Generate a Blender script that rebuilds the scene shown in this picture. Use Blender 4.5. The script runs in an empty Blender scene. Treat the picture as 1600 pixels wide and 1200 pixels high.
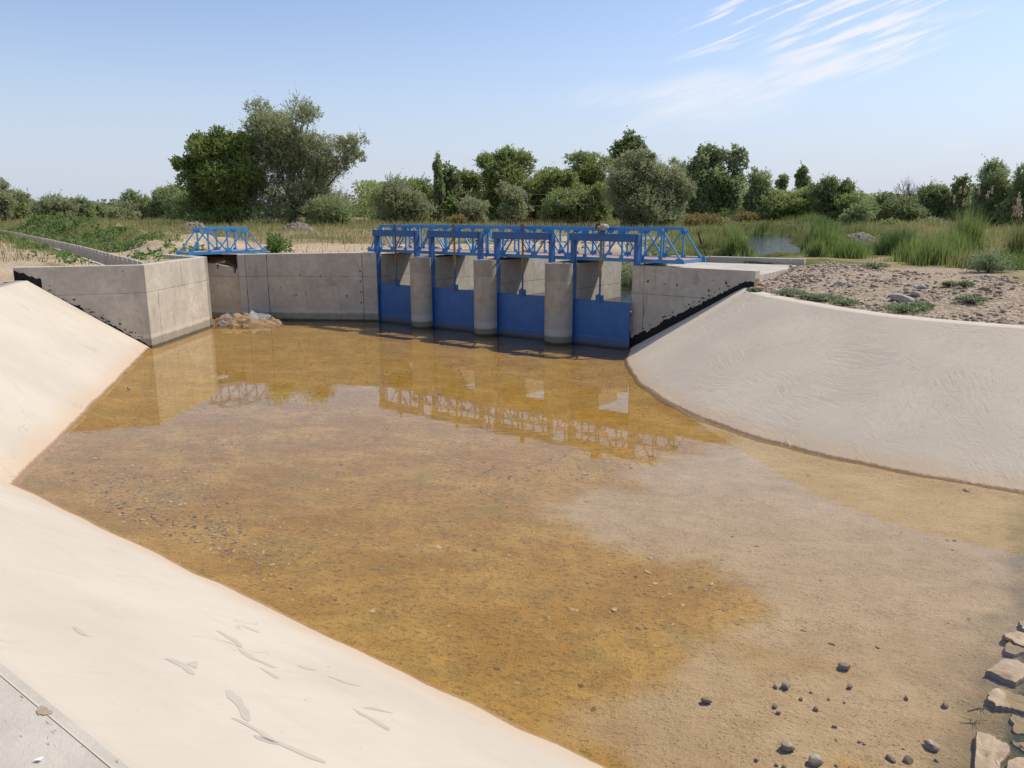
import bpy, bmesh, math, random
import numpy as np
from mathutils import Vector, noise
from mathutils.geometry import delaunay_2d_cdt
R = math.radians
rng = np.random.default_rng(7)
random.seed(7)
S = bpy.context.scene
COL = S.collection

# ------------------------------------------------------------------ camera
EYE = 4.0
PITCH = math.atan(266 / 1200)
cam = bpy.data.cameras.new('camera')
cam.lens = 27.0
cam.sensor_width = 36.0
cam.clip_start = 0.1
cam.clip_end = 5000
camo = bpy.data.objects.new('camera', cam)
camo.location = (0, 0, EYE)
camo.rotation_euler = (math.pi / 2 - PITCH, 0, 0)
COL.objects.link(camo)
S.camera = camo

# ------------------------------------------------------------------ light
SUN_AZ, SUN_EL = 67.0, 53.0          # azimuth clockwise from +Y
S.view_settings.view_transform = 'Standard'
S.view_settings.look = 'None'
S.view_settings.gamma = 1
S.view_settings.exposure = 0.4
sd = Vector((math.sin(R(SUN_AZ)) * math.cos(R(SUN_EL)), math.cos(R(SUN_AZ)) * math.cos(R(SUN_EL)), math.sin(R(SUN_EL))))
sun = bpy.data.lights.new('sun', 'SUN')
sun.energy = 3.3
sun.angle = R(0.5)
sun.color = (1.0, 0.93, 0.82)
suno = bpy.data.objects.new('sun', sun)
suno.rotation_euler = (-sd).to_track_quat('-Z', 'Y').to_euler()
suno.location = (20, 10, 40)
COL.objects.link(suno)
S.cycles.max_bounces = 6
S.cycles.diffuse_bounces = 3
S.cycles.transparent_max_bounces = 12
S.cycles.caustics_reflective = False
S.cycles.caustics_refractive = False


# ------------------------------------------------------------------ node helpers
class NT:
    def __init__(s, tree):
        s.t = tree
        tree.nodes.clear()

    def n(s, typ, ins=None, **kw):
        nd = s.t.nodes.new(typ)
        for k, v in kw.items():
            setattr(nd, k, v)
        for k, v in (ins or {}).items():
            sock = nd.inputs[k]
            if hasattr(v, 'links') or hasattr(v, 'is_output'):
                s.t.links.new(v, sock)
            else:
                if sock.type == 'RGBA' and len(v) == 3:
                    v = (*v, 1)
                sock.default_value = v
        return nd

    def math(s, op, a, b=0.0, c=None, clamp=False):
        d = {0: a, 1: b}
        if c is not None:
            d[2] = c
        return s.n('ShaderNodeMath', d, operation=op, use_clamp=clamp).outputs[0]

    def mix(s, f, a, b, mode='MIX'):
        nd = s.t.nodes.new('ShaderNodeMix')
        nd.data_type = 'RGBA'
        nd.blend_type = mode
        for i, v in ((0, f), (6, a), (7, b)):
            if hasattr(v, 'is_output'):
                s.t.links.new(v, nd.inputs[i])
            else:
                if i and len(v) == 3:
                    v = (*v, 1)
                nd.inputs[i].default_value = v
        return nd.outputs[2]

    def noise(s, vec, scale, detail=4, rough=.55, dist=0):
        return s.n('ShaderNodeTexNoise', {'Vector': vec, 'Scale': scale, 'Detail': detail, 'Roughness': rough, 'Distortion': dist}).outputs[0]

    def ramp(s, f, lo, hi, a=0.0, b=1.0):
        return s.n('ShaderNodeMapRange', {0: f, 1: lo, 2: hi, 3: a, 4: b}, interpolation_type='SMOOTHSTEP').outputs[0]

    def mapping(s, vec, scale=(1, 1, 1), rot=(0, 0, 0), loc=(0, 0, 0)):
        if any(rot):                       # turn first, then stretch
            vec = s.n('ShaderNodeMapping', {'Vector': vec, 'Rotation': rot}).outputs[0]
            rot = (0, 0, 0)
        return s.n('ShaderNodeMapping', {'Vector': vec, 'Scale': scale, 'Rotation': rot, 'Location': loc}).outputs[0]


def material(name):
    m = bpy.data.materials.new(name)
    m.use_nodes = True
    return m, NT(m.node_tree)


def finish(nt, col, rough=.9, bump=None, strength=.3, dist=.02, spec=.3, metal=0):
    ins = {'Base Color': col, 'Roughness': rough, 'Specular IOR Level': spec, 'Metallic': metal}
    if bump is not None:
        ins['Normal'] = nt.n('ShaderNodeBump', {'Height': bump, 'Strength': strength, 'Distance': dist}).outputs[0]
    b = nt.n('ShaderNodeBsdfPrincipled', ins)
    nt.n('ShaderNodeOutputMaterial', {'Surface': b.outputs[0]})


# ------------------------------------------------------------------ world: sky with thin clouds
W = bpy.data.worlds.new('World')
S.world = W
W.use_nodes = True
nt = NT(W.node_tree)
sky = nt.n('ShaderNodeTexSky', sky_type='NISHITA', sun_disc=False, sun_elevation=R(SUN_EL), sun_rotation=R(SUN_AZ),
           altitude=400, air_density=1.0, dust_density=1.2, ozone_density=2.0)
tc = nt.n('ShaderNodeTexCoord').outputs['Generated']
sp = nt.n('ShaderNodeSeparateXYZ', {0: tc})
yy = nt.math('MAXIMUM', sp.outputs[1], 0.02)
ca = nt.math('DIVIDE', sp.outputs[0], yy)
ce = nt.math('DIVIDE', sp.outputs[2], yy)
av = nt.n('ShaderNodeCombineXYZ', {0: ca, 1: ce, 2: 0.0}).outputs[0]


def cloud_mask(cx, cy, rx, ry, ang, edge=.9):
    v = nt.mapping(nt.n('ShaderNodeVectorMath', {0: av, 1: (cx, cy, 0)}, operation='SUBTRACT').outputs[0], rot=(0, 0, -ang))
    v = nt.n('ShaderNodeVectorMath', {0: v, 1: (1 / rx, 1 / ry, 1)}, operation='MULTIPLY').outputs[0]
    wn = nt.n('ShaderNodeTexNoise', {'Vector': av, 'Scale': 9.0, 'Detail': 3.0}).outputs['Color']
    v = nt.n('ShaderNodeVectorMath', {0: wn, 1: (.7, .7, 0), 2: v}, operation='MULTIPLY_ADD').outputs[0]
    v = nt.n('ShaderNodeVectorMath', {0: v, 1: (.35, .35, 0)}, operation='SUBTRACT').outputs[0]
    l = nt.n('ShaderNodeVectorMath', {0: v}, operation='LENGTH').outputs['Value']
    return nt.ramp(l, 1.25, .55)


def px_dir(x, y):
    return (x - 800) / 1229, (334 - y) / 1229


streak = nt.noise(nt.mapping(av, rot=(0, 0, -R(21)), scale=(7, 88, 1)), 1.0, 4, .5, .35)
streak2 = nt.noise(nt.mapping(av, rot=(0, 0, -R(17)), scale=(5, 36, 1)), 1.0, 5, .6, .5)
fine = nt.noise(nt.mapping(av, rot=(0, 0, -R(20)), scale=(30, 130, 1)), 1.0, 3, .6, .4)
cl = None
for (x, y, rx, ry, ang, kind, amt) in [(1335, 62, 200, 66, R(22), 0, 1.0), (1170, 38, 130, 58, R(22), 1, .95), (1420, 10, 140, 34, R(16), 0, 1.0),
                                       (1250, 120, 95, 26, R(14), 2, 1.0), (1110, 165, 150, 42, R(4), 2, .65), (990, 160, 120, 24, R(0), 2, .35), (1490, 232, 40, 8, R(8), 2, .2),
                                       (1060, 195, 110, 20, R(8), 2, .35)]:
    ax, ay = px_dir(x, y)
    m = cloud_mask(ax, ay, rx / 1229, ry / 1229, ang)
    if kind == 0:
        t = nt.math('MULTIPLY', nt.ramp(streak, .45, .66), nt.ramp(fine, .2, .6, .6, 1.0))
        t = nt.math('MAXIMUM', t, nt.ramp(streak2, .48, .78, 0, .55))
    elif kind == 1:
        t = nt.ramp(streak, .5, .66)
    else:
        t = nt.math('MULTIPLY', nt.ramp(streak2, .3, .66, .15, 1.0), nt.ramp(fine, .2, .7, .75, 1.0))
    t = nt.math('MULTIPLY', nt.math('MULTIPLY', m, t), amt)
    cl = t if cl is None else nt.math('MAXIMUM', cl, t)
haze_f = nt.ramp(sp.outputs[2], 0.25, -0.02, 0.04, .9)
skyc = nt.mix(1.0, sky.outputs[0], (.87, .83, .86), 'MULTIPLY')
skyc = nt.mix(haze_f, skyc, (3.1, 3.4, 4.1))
skyc = nt.mix(cl, skyc, (4.7, 4.75, 5.0))
bg = nt.n('ShaderNodeBackground', {'Color': skyc, 'Strength': 0.145})
nt.n('ShaderNodeOutputWorld', {'Surface': bg.outputs[0]})

# ------------------------------------------------------------------ geometry helpers
FWD = np.array([0, math.cos(PITCH), -math.sin(PITCH)])
DWN = np.array([0, -math.sin(PITCH), -math.cos(PITCH)])


def ray(x, y):
    return np.array([x - 800., 0, 0]) + 1200 * FWD + (y - 600) * DWN


def at_z(x, y, z):
    r = ray(x, y)
    return np.array([0, 0, EYE]) + r * (z - EYE) / r[2]


def at_y(x, y, Y):
    r = ray(x, y)
    return np.array([0, 0, EYE]) + r * Y / r[1]


def on_plane(x, y, p0, d):
    """ray meets the vertical plane through p0 along plan direction d"""
    r = ray(x, y)
    n = np.array([-d[1], d[0]])
    return np.array([0, 0, EYE]) + r * (n @ np.array(p0[:2])) / (n @ r[:2])


U = np.array([.80809, -.58906])
V = np.array([.58906, .80809])


def st(s, t, z=None):
    p = s * U + t * V
    return (p[0], p[1]) if z is None else (p[0], p[1], z)


def tag(o, label=None, cat=None, group=None, kind=None):
    if label: o['label'] = label
    if cat: o['category'] = cat
    if group: o['group'] = group
    if kind: o['kind'] = kind
    return o


def mesh_np(name, V_, quads=None, tris=None, mat=None, parent=None, smooth=False, attrs=None):
    me = bpy.data.meshes.new(name)
    V_ = np.asarray(V_, dtype=np.float32)
    polys = []
    nq = 0 if quads is None else len(quads)
    ntri = 0 if tris is None else len(tris)
    me.vertices.add(len(V_))
    me.vertices.foreach_set('co', V_.ravel())
    idx = []
    ls = []
    if nq:
        idx.append(np.asarray(quads, dtype=np.int32).ravel())
        ls.append(np.arange(nq, dtype=np.int32) * 4)
    if ntri:
        idx.append(np.asarray(tris, dtype=np.int32).ravel())
        ls.append(nq * 4 + np.arange(ntri, dtype=np.int32) * 3)
    idx = np.concatenate(idx)
    me.loops.add(len(idx))
    me.loops.foreach_set('vertex_index', idx)
    me.polygons.add(nq + ntri)
    me.polygons.foreach_set('loop_start', np.concatenate(ls))
    me.update(calc_edges=True)
    me.validate()
    if smooth:
        me.polygons.foreach_set('use_smooth', np.ones(len(me.polygons), dtype=bool))
    for k, (dom, arr) in (attrs or {}).items():
        a = me.attributes.new(k, 'FLOAT', dom)
        a.data.foreach_set('value', np.asarray(arr, dtype=np.float32))
    if mat: me.materials.append(mat)
    o = bpy.data.objects.new(name, me)
    COL.objects.link(o)
    if parent: o.parent = parent
    return o


def mesh_py(name, vs, fs, mat=None, parent=None, smooth=False):
    me = bpy.data.meshes.new(name)
    me.from_pydata([tuple(map(float, v)) for v in vs], [], fs)
    me.update()
    if smooth:
        for p in me.polygons: p.use_smooth = True
    if mat: me.materials.append(mat)
    o = bpy.data.objects.new(name, me)
    COL.objects.link(o)
    if parent: o.parent = parent
    return o


def empty(name, loc=(0, 0, 0)):
    o = bpy.data.objects.new(name, None)
    o.empty_display_size = .3
    COL.objects.link(o)
    o.location = loc
    return o


class MB:
    """collects boxes and tubes into one mesh"""

    def __init__(s):
        s.v = []
        s.f = []

    def add(s, vs, fs):
        k = len(s.v)
        s.v += [tuple(v) for v in vs]
        s.f += [tuple(i + k for i in f) for f in fs]

    def beam(s, a, b, w, h, side=None):
        """rectangular bar from a to b, w across (sideways), h in the third direction"""
        a = Vector(a); b = Vector(b)
        d = (b - a).normalized()
        ref = Vector(side) if side is not None else (Vector((0, 0, 1)) if abs(d.z) < .9 else Vector((U[0], U[1], 0)))
        x = d.cross(ref).normalized()
        y = x.cross(d).normalized()
        x *= w / 2; y *= h / 2
        vs = [p + sx * x + sy * y for p in (a, b) for sx, sy in ((-1, -1), (1, -1), (1, 1), (-1, 1))]
        s.add(vs, [(3, 2, 1, 0), (4, 5, 6, 7), (0, 1, 5, 4), (1, 2, 6, 5), (2, 3, 7, 6), (3, 0, 4, 7)])

    def prism(s, poly, z0, z1):
        """poly: list of (x,y); z1 may be a list per vertex"""
        n = len(poly)
        z1l = z1 if isinstance(z1, (list, tuple)) else [z1] * n
        z0l = z0 if isinstance(z0, (list, tuple)) else [z0] * n
        area = sum(poly[i][0] * poly[(i + 1) % n][1] - poly[(i + 1) % n][0] * poly[i][1] for i in range(n))
        if area < 0:
            poly = poly[::-1]; z1l = z1l[::-1]; z0l = z0l[::-1]
        vs = [(p[0], p[1], z) for p, z in zip(poly, z0l)] + [(p[0], p[1], z) for p, z in zip(poly, z1l)]
        s.add(vs, [tuple(range(n))[::-1], tuple(range(n, 2 * n))] + [(i, (i + 1) % n, n + (i + 1) % n, n + i) for i in range(n)])

    def tube(s, pts, rad, n=8, cap=True):
        pts = [Vector(p) for p in pts]
        k0 = len(s.v)
        prev = None
        for i, p in enumerate(pts):
            d = (pts[min(i + 1, len(pts) - 1)] - pts[max(i - 1, 0)]).normalized()
            if prev is None:
                ref = Vector((1, 0, 0)) if abs(d.x) < .8 else Vector((0, 1, 0))
                x = d.cross(ref).normalized()
            else:
                x = (prev - d * prev.dot(d)).normalized()
            prev = x
            y = d.cross(x)
            r = rad[i] if isinstance(rad, (list, tuple)) else rad
            for j in range(n):
                a = 2 * math.pi * j / n
                s.v.append(tuple(p + (x * math.cos(a) + y * math.sin(a)) * r))
        for i in range(len(pts) - 1):
            for j in range(n):
                a = k0 + i * n + j; b = k0 + i * n + (j + 1) % n
                s.f.append((a, b, b + n, a + n))
        if cap:
            s.f.append(tuple(k0 + j for j in range(n))[::-1])
            s.f.append(tuple(k0 + (len(pts) - 1) * n + j for j in range(n)))

    def build(s, name, mat, parent=None, bevel=0, smooth=False):
        o = mesh_py(name, s.v, s.f, mat, parent, smooth)
        if bevel:
            m = o.modifiers.new('bevel', 'BEVEL')
            m.width = bevel; m.segments = 2; m.limit_method = 'ANGLE'; m.angle_limit = R(40)
        return o


def fbm(x, y, z=0., s=1., o=4):
    return noise.fractal(Vector((x * s, y * s, z * s)), 1.0, 2.0, o)


def sstep(x, a, b):
    t = np.clip((np.asarray(x, dtype=float) - a) / (b - a), 0, 1)
    return t * t * (3 - 2 * t)


def seg_dist(px, py, poly, closed=False):
    px = np.asarray(px, float); py = np.asarray(py, float)
    best = np.full(px.shape, 1e9); par = np.zeros(px.shape)
    pts = list(poly) + ([poly[0]] if closed else [])
    for i in range(len(pts) - 1):
        ax, ay = pts[i][:2]; bx, by = pts[i + 1][:2]
        dx, dy = bx - ax, by - ay
        t = np.clip(((px - ax) * dx + (py - ay) * dy) / (dx * dx + dy * dy), 0, 1)
        d = np.hypot(px - ax - t * dx, py - ay - t * dy)
        m = d < best
        best = np.where(m, d, best); par = np.where(m, i + t, par)
    return best, par


def inside(px, py, poly):
    px = np.asarray(px, float); py = np.asarray(py, float)
    c = np.zeros(px.shape, bool)
    n = len(poly)
    for i in range(n):
        x1, y1 = poly[i][:2]; x2, y2 = poly[(i + 1) % n][:2]
        if y1 == y2: continue
        m = ((y1 > py) != (y2 > py)) & (px < (x2 - x1) * (py - y1) / (y2 - y1) + x1)
        c ^= m
    return c


# ------------------------------------------------------------------ materials
def pos(nt):
    return nt.n('ShaderNodeNewGeometry').outputs['Position']


def concrete_wall(name, base=(.56, .50, .415), joints=True, tide=True, dark=1.0):
    m, nt = material(name)
    p = pos(nt)
    z = nt.n('ShaderNodeSeparateXYZ', {0: p}).outputs[2]
    big = nt.noise(p, .9, 5, .6)
    mid = nt.noise(p, 5, 6, .65)
    fine = nt.noise(p, 60, 4, .7)
    strk = nt.noise(nt.mapping(p, scale=(3.5, 3.5, .35)), 1.6, 5, .65)
    c = nt.mix(nt.ramp(big, .3, .72), tuple(b * .82 for b in base), tuple(b * 1.1 for b in base))
    c = nt.mix(nt.ramp(mid, .38, .68, 0, .65), c, tuple(b * x for b, x in zip(base, (.76, .73, .67))))
    c = nt.mix(nt.ramp(nt.noise(nt.mapping(p, loc=(5, 1, 8)), 1.7, 6, .7), .56, .66, 0, .35), c, tuple(b * .62 for b in base))
    c = nt.mix(nt.ramp(strk, .54, .76, 0, .55), c, (.22, .19, .15))
    c = nt.mix(nt.ramp(nt.noise(nt.mapping(p, scale=(6, 6, 1.2), loc=(3, 9, 2)), 1.0, 6, .7), .6, .75, 0, .35), c, (.5, .4, .28))
    # blow holes and tie marks
    vo = nt.n('ShaderNodeTexVoronoi', {'Vector': nt.mapping(p, scale=(1, 1, 1.15)), 'Scale': 2.1, 'Randomness': .8}, feature='F1')
    spots = nt.ramp(nt.math('ADD', vo.outputs['Distance'], nt.math('MULTIPLY', nt.math('SUBTRACT', mid, .5), .12)), .085, .05, 0, .7)
    sel = nt.math('GREATER_THAN', nt.n('ShaderNodeSeparateColor', {0: vo.outputs['Color']}).outputs[0], .55)
    c = nt.mix(nt.math('MULTIPLY', spots, sel), c, (.14, .12, .095))
    holes = nt.n('ShaderNodeTexVoronoi', {'Vector': p, 'Scale': 11.0}, feature='F1').outputs['Distance']
    hm = nt.ramp(holes, .11, .05, 0, .5)
    c = nt.mix(hm, c, (.17, .15, .12))
    h = nt.math('ADD', nt.math('MULTIPLY', fine, .25), nt.math('MULTIPLY', mid, .6))
    h = nt.math('SUBTRACT', h, nt.math('MULTIPLY', hm, .5))
    if joints:
        wob = nt.math('MULTIPLY', nt.math('SUBTRACT', nt.noise(p, 4, 3), .5), .02)
        zz = nt.math('ADD', z, wob)
        j = nt.ramp(nt.math('ABSOLUTE', nt.math('SUBTRACT', zz, 1.67)), .016, .004, 0, .62)
        c = nt.mix(nt.math('MULTIPLY', j, nt.ramp(mid, .3, .6, .3, 1)), c, (.10, .09, .07))
        h = nt.math('SUBTRACT', h, nt.math('MULTIPLY', j, 1.0))
        # panels cast a little lighter or darker than their neighbours
        up = nt.math('GREATER_THAN', zz, 1.67)
        c = nt.mix(nt.math('MULTIPLY', up, .14), c, (.30, .27, .22))
    if tide:
        zt = nt.math('ADD', z, nt.math('MULTIPLY', nt.math('SUBTRACT', nt.noise(p, 3.0, 4), .5), .10))
        band = nt.math('MULTIPLY', nt.ramp(zt, .26, .31), nt.ramp(zt, .44, .36))
        c = nt.mix(nt.math('MULTIPLY', band, .5), c, (.60, .57, .50))
        c = nt.mix(nt.ramp(zt, .30, .23, 0, .55), c, (.19, .16, .11))
        c = nt.mix(nt.ramp(zt, .07, .02, 0, .8), c, (.07, .055, .035))
    finish(nt, c, .88, h, .35, .02, .25)
    return m


M_WALL = concrete_wall('board marked concrete')
M_SLAB = concrete_wall('slab concrete', (.50, .46, .40), joints=False, tide=False)


def pier_mat():
    m, nt = material('pier concrete')
    p = pos(nt)
    z = nt.n('ShaderNodeSeparateXYZ', {0: p}).outputs[2]
    mid = nt.noise(p, 4, 6, .65)
    strk = nt.noise(nt.mapping(p, scale=(9, 9, .4)), 1.2, 5, .7)
    zt = nt.math('ADD', z, nt.math('MULTIPLY', nt.math('SUBTRACT', nt.noise(p, 2.0, 3), .5), .05))
    c = nt.mix(nt.ramp(mid, .3, .7), (.37, .32, .25), (.48, .425, .34))
    c = nt.mix(nt.ramp(strk, .5, .75, 0, .5), c, (.2, .17, .13))
    c = nt.mix(nt.ramp(zt, 1.93, 1.97, 0, .25), c, (.17, .145, .115))
    c = nt.mix(nt.ramp(zt, .93, .90, 0, .75), c, (.42, .39, .335))
    c = nt.mix(nt.math('MULTIPLY', nt.ramp(zt, .22, .26), nt.ramp(zt, .5, .40)), c, (.50, .47, .42))
    ln = nt.ramp(nt.math('FRACT', nt.math('MULTIPLY', zt, 14.0)), .1, .0, 0, .25)
    c = nt.mix(nt.math('MULTIPLY', ln, nt.ramp(zt, .9, .8)), c, (.25, .22, .17))
    c = nt.mix(nt.ramp(zt, .23, .18, 0, .9), c, (.21, .185, .14))
    c = nt.mix(nt.ramp(zt, .05, .02, 0, .8), c, (.07, .055, .035))
    finish(nt, c, .85, nt.math('ADD', mid, nt.math('MULTIPLY', nt.noise(p, 50, 3), .3)), .3, .02, .25)
    return m


M_PIER = pier_mat()


def lining_mat(name, base, brushed, stain=.6, tidez=.35):
    m, nt = material(name)
    p = pos(nt)
    z = nt.n('ShaderNodeSeparateXYZ', {0: p}).outputs[2]
    big = nt.noise(p, .45, 5, .6)
    mid = nt.noise(p, 2.6, 6, .65)
    fine = nt.noise(p, 45, 5, .75)
    long_ = nt.noise(nt.mapping(p, rot=(0, 0, R(38)), scale=(.5, 4, 1)), 1.2, 5, .65, .6)
    c = nt.mix(nt.ramp(big, .3, .7), tuple(b * .93 for b in base), tuple(b * 1.06 for b in base))
    c = nt.mix(nt.ramp(long_, .5, .8, 0, .4), c, tuple(b * x for b, x in zip(base, (.90, .83, .74))))
    c = nt.mix(nt.ramp(mid, .55, .8, 0, .25), c, tuple(b * .78 for b in base))
    specks = nt.ramp(nt.noise(p, 14, 2, .5), .745, .79, 0, .55)
    c = nt.mix(specks, c, (.16, .12, .09))
    dots = nt.n('ShaderNodeTexVoronoi', {'Vector': p, 'Scale': 5.0}, feature='F1').outputs['Distance']
    c = nt.mix(nt.ramp(dots, .035, .02, 0, .6), c, (.14, .11, .08))
    zt = nt.math('ADD', z, nt.math('MULTIPLY', nt.math('SUBTRACT', nt.noise(p, 1.6, 5), .5), .22))
    c = nt.mix(nt.ramp(zt, tidez, .04, 0, stain), c, tuple(b * x for b, x in zip(base, (.97, .80, .62))))
    zf = nt.math('ADD', z, nt.math('MULTIPLY', nt.math('SUBTRACT', nt.noise(p, 16, 4), .5), .05))
    c = nt.mix(nt.ramp(zf, .04, .012, 0, .9), c, (.27, .165, .09))
    c = nt.mix(nt.ramp(zf, .005, -.02, 0, .95), c, nt.mix(nt.ramp(nt.noise(p, 9, 5, .7), .35, .65), (.30, .18, .05), (.48, .31, .12)))
    if brushed:
        # trowel and broom sweeps running in different directions from patch to patch
        hs = None
        dl = None
        for k, (csc, ax_, al_) in enumerate([(1.2, 15.0, 1.8), (2.1, 24.0, 2.6)]):
            wq = nt.n('ShaderNodeVectorMath', {0: nt.n('ShaderNodeTexNoise', {'Vector': p, 'Scale': 2.2, 'Detail': 4.0}).outputs['Color'], 1: (.9, .9, .9), 2: nt.mapping(p, loc=(5 * k, 2 * k, 0))}, operation='MULTIPLY_ADD').outputs[0]
            vc = nt.n('ShaderNodeTexVoronoi', {'Vector': wq, 'Scale': csc, 'Randomness': 1.0}, feature='F1')
            ang = nt.math('MULTIPLY', nt.n('ShaderNodeSeparateColor', {0: vc.outputs['Color']}).outputs[0], 3.14)
            rv_ = nt.n('ShaderNodeVectorRotate', {'Vector': p, 'Angle': ang}, rotation_type='Z_AXIS').outputs[0]
            q = nt.mapping(rv_, scale=(al_, ax_, ax_ * .4))
            st_ = nt.noise(q, 1.0, 4, .65, .5)
            sel_ = nt.ramp(nt.n('ShaderNodeSeparateColor', {0: vc.outputs['Color']}).outputs[1], .25, .45, .35, 1.0)
            t = nt.math('ADD', nt.math('MULTIPLY', nt.math('SUBTRACT', st_, .5), sel_), .5)
            hs = t if hs is None else nt.math('ADD', nt.math('MULTIPLY', hs, .62), nt.math('MULTIPLY', t, .38))
        c = nt.mix(nt.ramp(hs, .53, .64, 0, .45), c, tuple(b * 1.13 for b in base))
        c = nt.mix(nt.ramp(hs, .47, .35, 0, .45), c, tuple(b * x for b, x in zip(base, (.74, .71, .70))))
        pt = nt.ramp(nt.noise(nt.mapping(p, rot=(0, 0, R(30)), scale=(.7, 2.4, 1)), 1.5, 7, .75, .5), .62, .67, 0, .22)
        c = nt.mix(pt, c, tuple(b * .66 for b in base))
        h = nt.math('ADD', nt.math('MULTIPLY', hs, 1.3), nt.math('MULTIPLY', fine, .35))
        finish(nt, c, .9, h, .6, .018, .2)
    else:
        wv = nt.n('ShaderNodeVectorMath', {0: nt.n('ShaderNodeTexNoise', {'Vector': p, 'Scale': 1.3, 'Detail': 4.0}).outputs['Color'], 1: (.9, .9, .9), 2: p}, operation='MULTIPLY_ADD').outputs[0]
        ck = nt.n('ShaderNodeTexVoronoi', {'Vector': nt.mapping(wv, rot=(0, 0, R(40)), scale=(.35, 1.0, .6)), 'Scale': .55}, feature='DISTANCE_TO_EDGE').outputs['Distance']
        ckm = nt.math('MULTIPLY', nt.ramp(ck, .006, .001, 0, .5), nt.ramp(nt.noise(p, .8, 3), .48, .6))
        c = nt.mix(ckm, c, (.25, .205, .15))
        run = nt.noise(nt.mapping(p, rot=(0, 0, R(-53)), scale=(.9, 9, 1.0)), 1.3, 6, .7, .3)
        c = nt.mix(nt.ramp(run, .52, .75, 0, .35), c, tuple(b * x for b, x in zip(base, (.86, .82, .76))))
        sm = nt.noise(nt.mapping(p, rot=(0, 0, R(40)), scale=(2, 12, 4)), 2, 5, .6)
        h = nt.math('ADD', nt.math('MULTIPLY', sm, .4), nt.math('MULTIPLY', fine, .22))
        finish(nt, c, .9, h, .22, .015, .2)
    return m


M_LIN_L = lining_mat('smooth lining concrete', (.50, .442, .362), False)
M_LIN_R = lining_mat('brushed lining concrete', (.67, .565, .425), True, .5, .3)
M_CREST = lining_mat('crest concrete', (.45, .405, .335), False, 0)


def crest_pitted():
    m, nt = material('pitted crest concrete')
    p = pos(nt)
    c = nt.mix(nt.ramp(nt.noise(p, 3, 5, .6), .3, .7), (.44, .395, .325), (.53, .48, .40))
    pit = nt.ramp(nt.noise(nt.mapping(p, rot=(0, 0, .7), scale=(1, 2.2, 1)), 12, 4, .6), .66, .72)
    c = nt.mix(nt.math('MULTIPLY', pit, .6), c, (.2, .17, .14))
    h = nt.math('SUBTRACT', nt.math('MULTIPLY', nt.noise(p, 25, 6, .75), 1.0), nt.math('MULTIPLY', pit, .8))
    finish(nt, c, .9, h, .5, .015, .2)
    return m


M_PIT = crest_pitted()


def paint(name, base, rough=.45, dirt=.3, rust=0, tide=False):
    m, nt = material(name)
    p = pos(nt)
    n1 = nt.noise(p, 3.5, 5, .65)
    c = nt.mix(nt.ramp(n1, .3, .75), tuple(b * .88 for b in base), tuple(min(1, b * 1.1) for b in base))
    strk = nt.noise(nt.mapping(p, scale=(9, 9, .8)), 1.5, 5, .7)
    c = nt.mix(nt.ramp(strk, .55, .8, 0, dirt), c, tuple(b * .5 + .01 for b in base))
    c = nt.mix(nt.ramp(nt.noise(nt.mapping(p, loc=(3, 3, 3)), 7, 5, .7), .55, .72, 0, .3), c, tuple(b * .7 + .07 for b in base))
    if rust:
        c = nt.mix(nt.ramp(nt.noise(p, 22, 4, .7), .68, .74, 0, rust), c, (.16, .07, .03))
    if tide:
        z = nt.n('ShaderNodeSeparateXYZ', {0: p}).outputs[2]
        zt = nt.math('ADD', z, nt.math('MULTIPLY', nt.math('SUBTRACT', nt.noise(nt.mapping(p, scale=(6, 6, 2)), 2.0, 5, .75), .5), .16))
        c = nt.mix(nt.ramp(zt, .27, .15, 0, .6), c, (.10, .12, .13))
        c = nt.mix(nt.ramp(zt, .10, .03, 0, .8), c, (.08, .075, .05))
        edge = nt.ramp(nt.math('ABSOLUTE', nt.math('SUBTRACT', zt, .26)), .02, .005, 0, .25)
        c = nt.mix(edge, c, (.25, .28, .34))
        c = nt.mix(nt.ramp(nt.noise(nt.mapping(p, scale=(1.2, 1.2, .7)), 1.4, 5, .7), .56, .74, 0, .4), c, tuple(b * .55 for b in base))
        # pair of faint weld seams
        sm = nt.ramp(nt.math('ABSOLUTE', nt.math('SUBTRACT', z, .30)), .008, .003, 0, .35)
        c = nt.mix(sm, c, tuple(b * .6 for b in base))
    finish(nt, c, rough, nt.math('ADD', n1, nt.math('MULTIPLY', nt.noise(p, 80, 3), .15)), .12, .01, .45)
    return m


M_BLUE = paint('blue gloss paint', (.042, .245, .52), .42, .4, .6)
M_GATE = paint('dark blue gate paint', (.030, .128, .36), .45, .35, 0, True)
M_FRAME = paint('frame blue paint', (.022, .105, .30), .45, .4, .6)


def simple(name, a, b, scale=6, rough=.9, bump=.4, dist=.02, spec=.2, metal=0):
    m, nt = material(name)
    p = nt.n('ShaderNodeTexCoord').outputs['Object']
    n = nt.noise(p, scale, 6, .65)
    n2 = nt.noise(p, scale * 5, 4, .7)
    c = nt.mix(nt.ramp(n, .3, .7), a, b)
    c = nt.mix(nt.ramp(n2, .5, .8, 0, .5), c, tuple(x * .6 for x in a))
    finish(nt, c, rough, nt.math('ADD', n, nt.math('MULTIPLY', n2, .4)), bump, dist, spec, metal)
    return m


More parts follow.
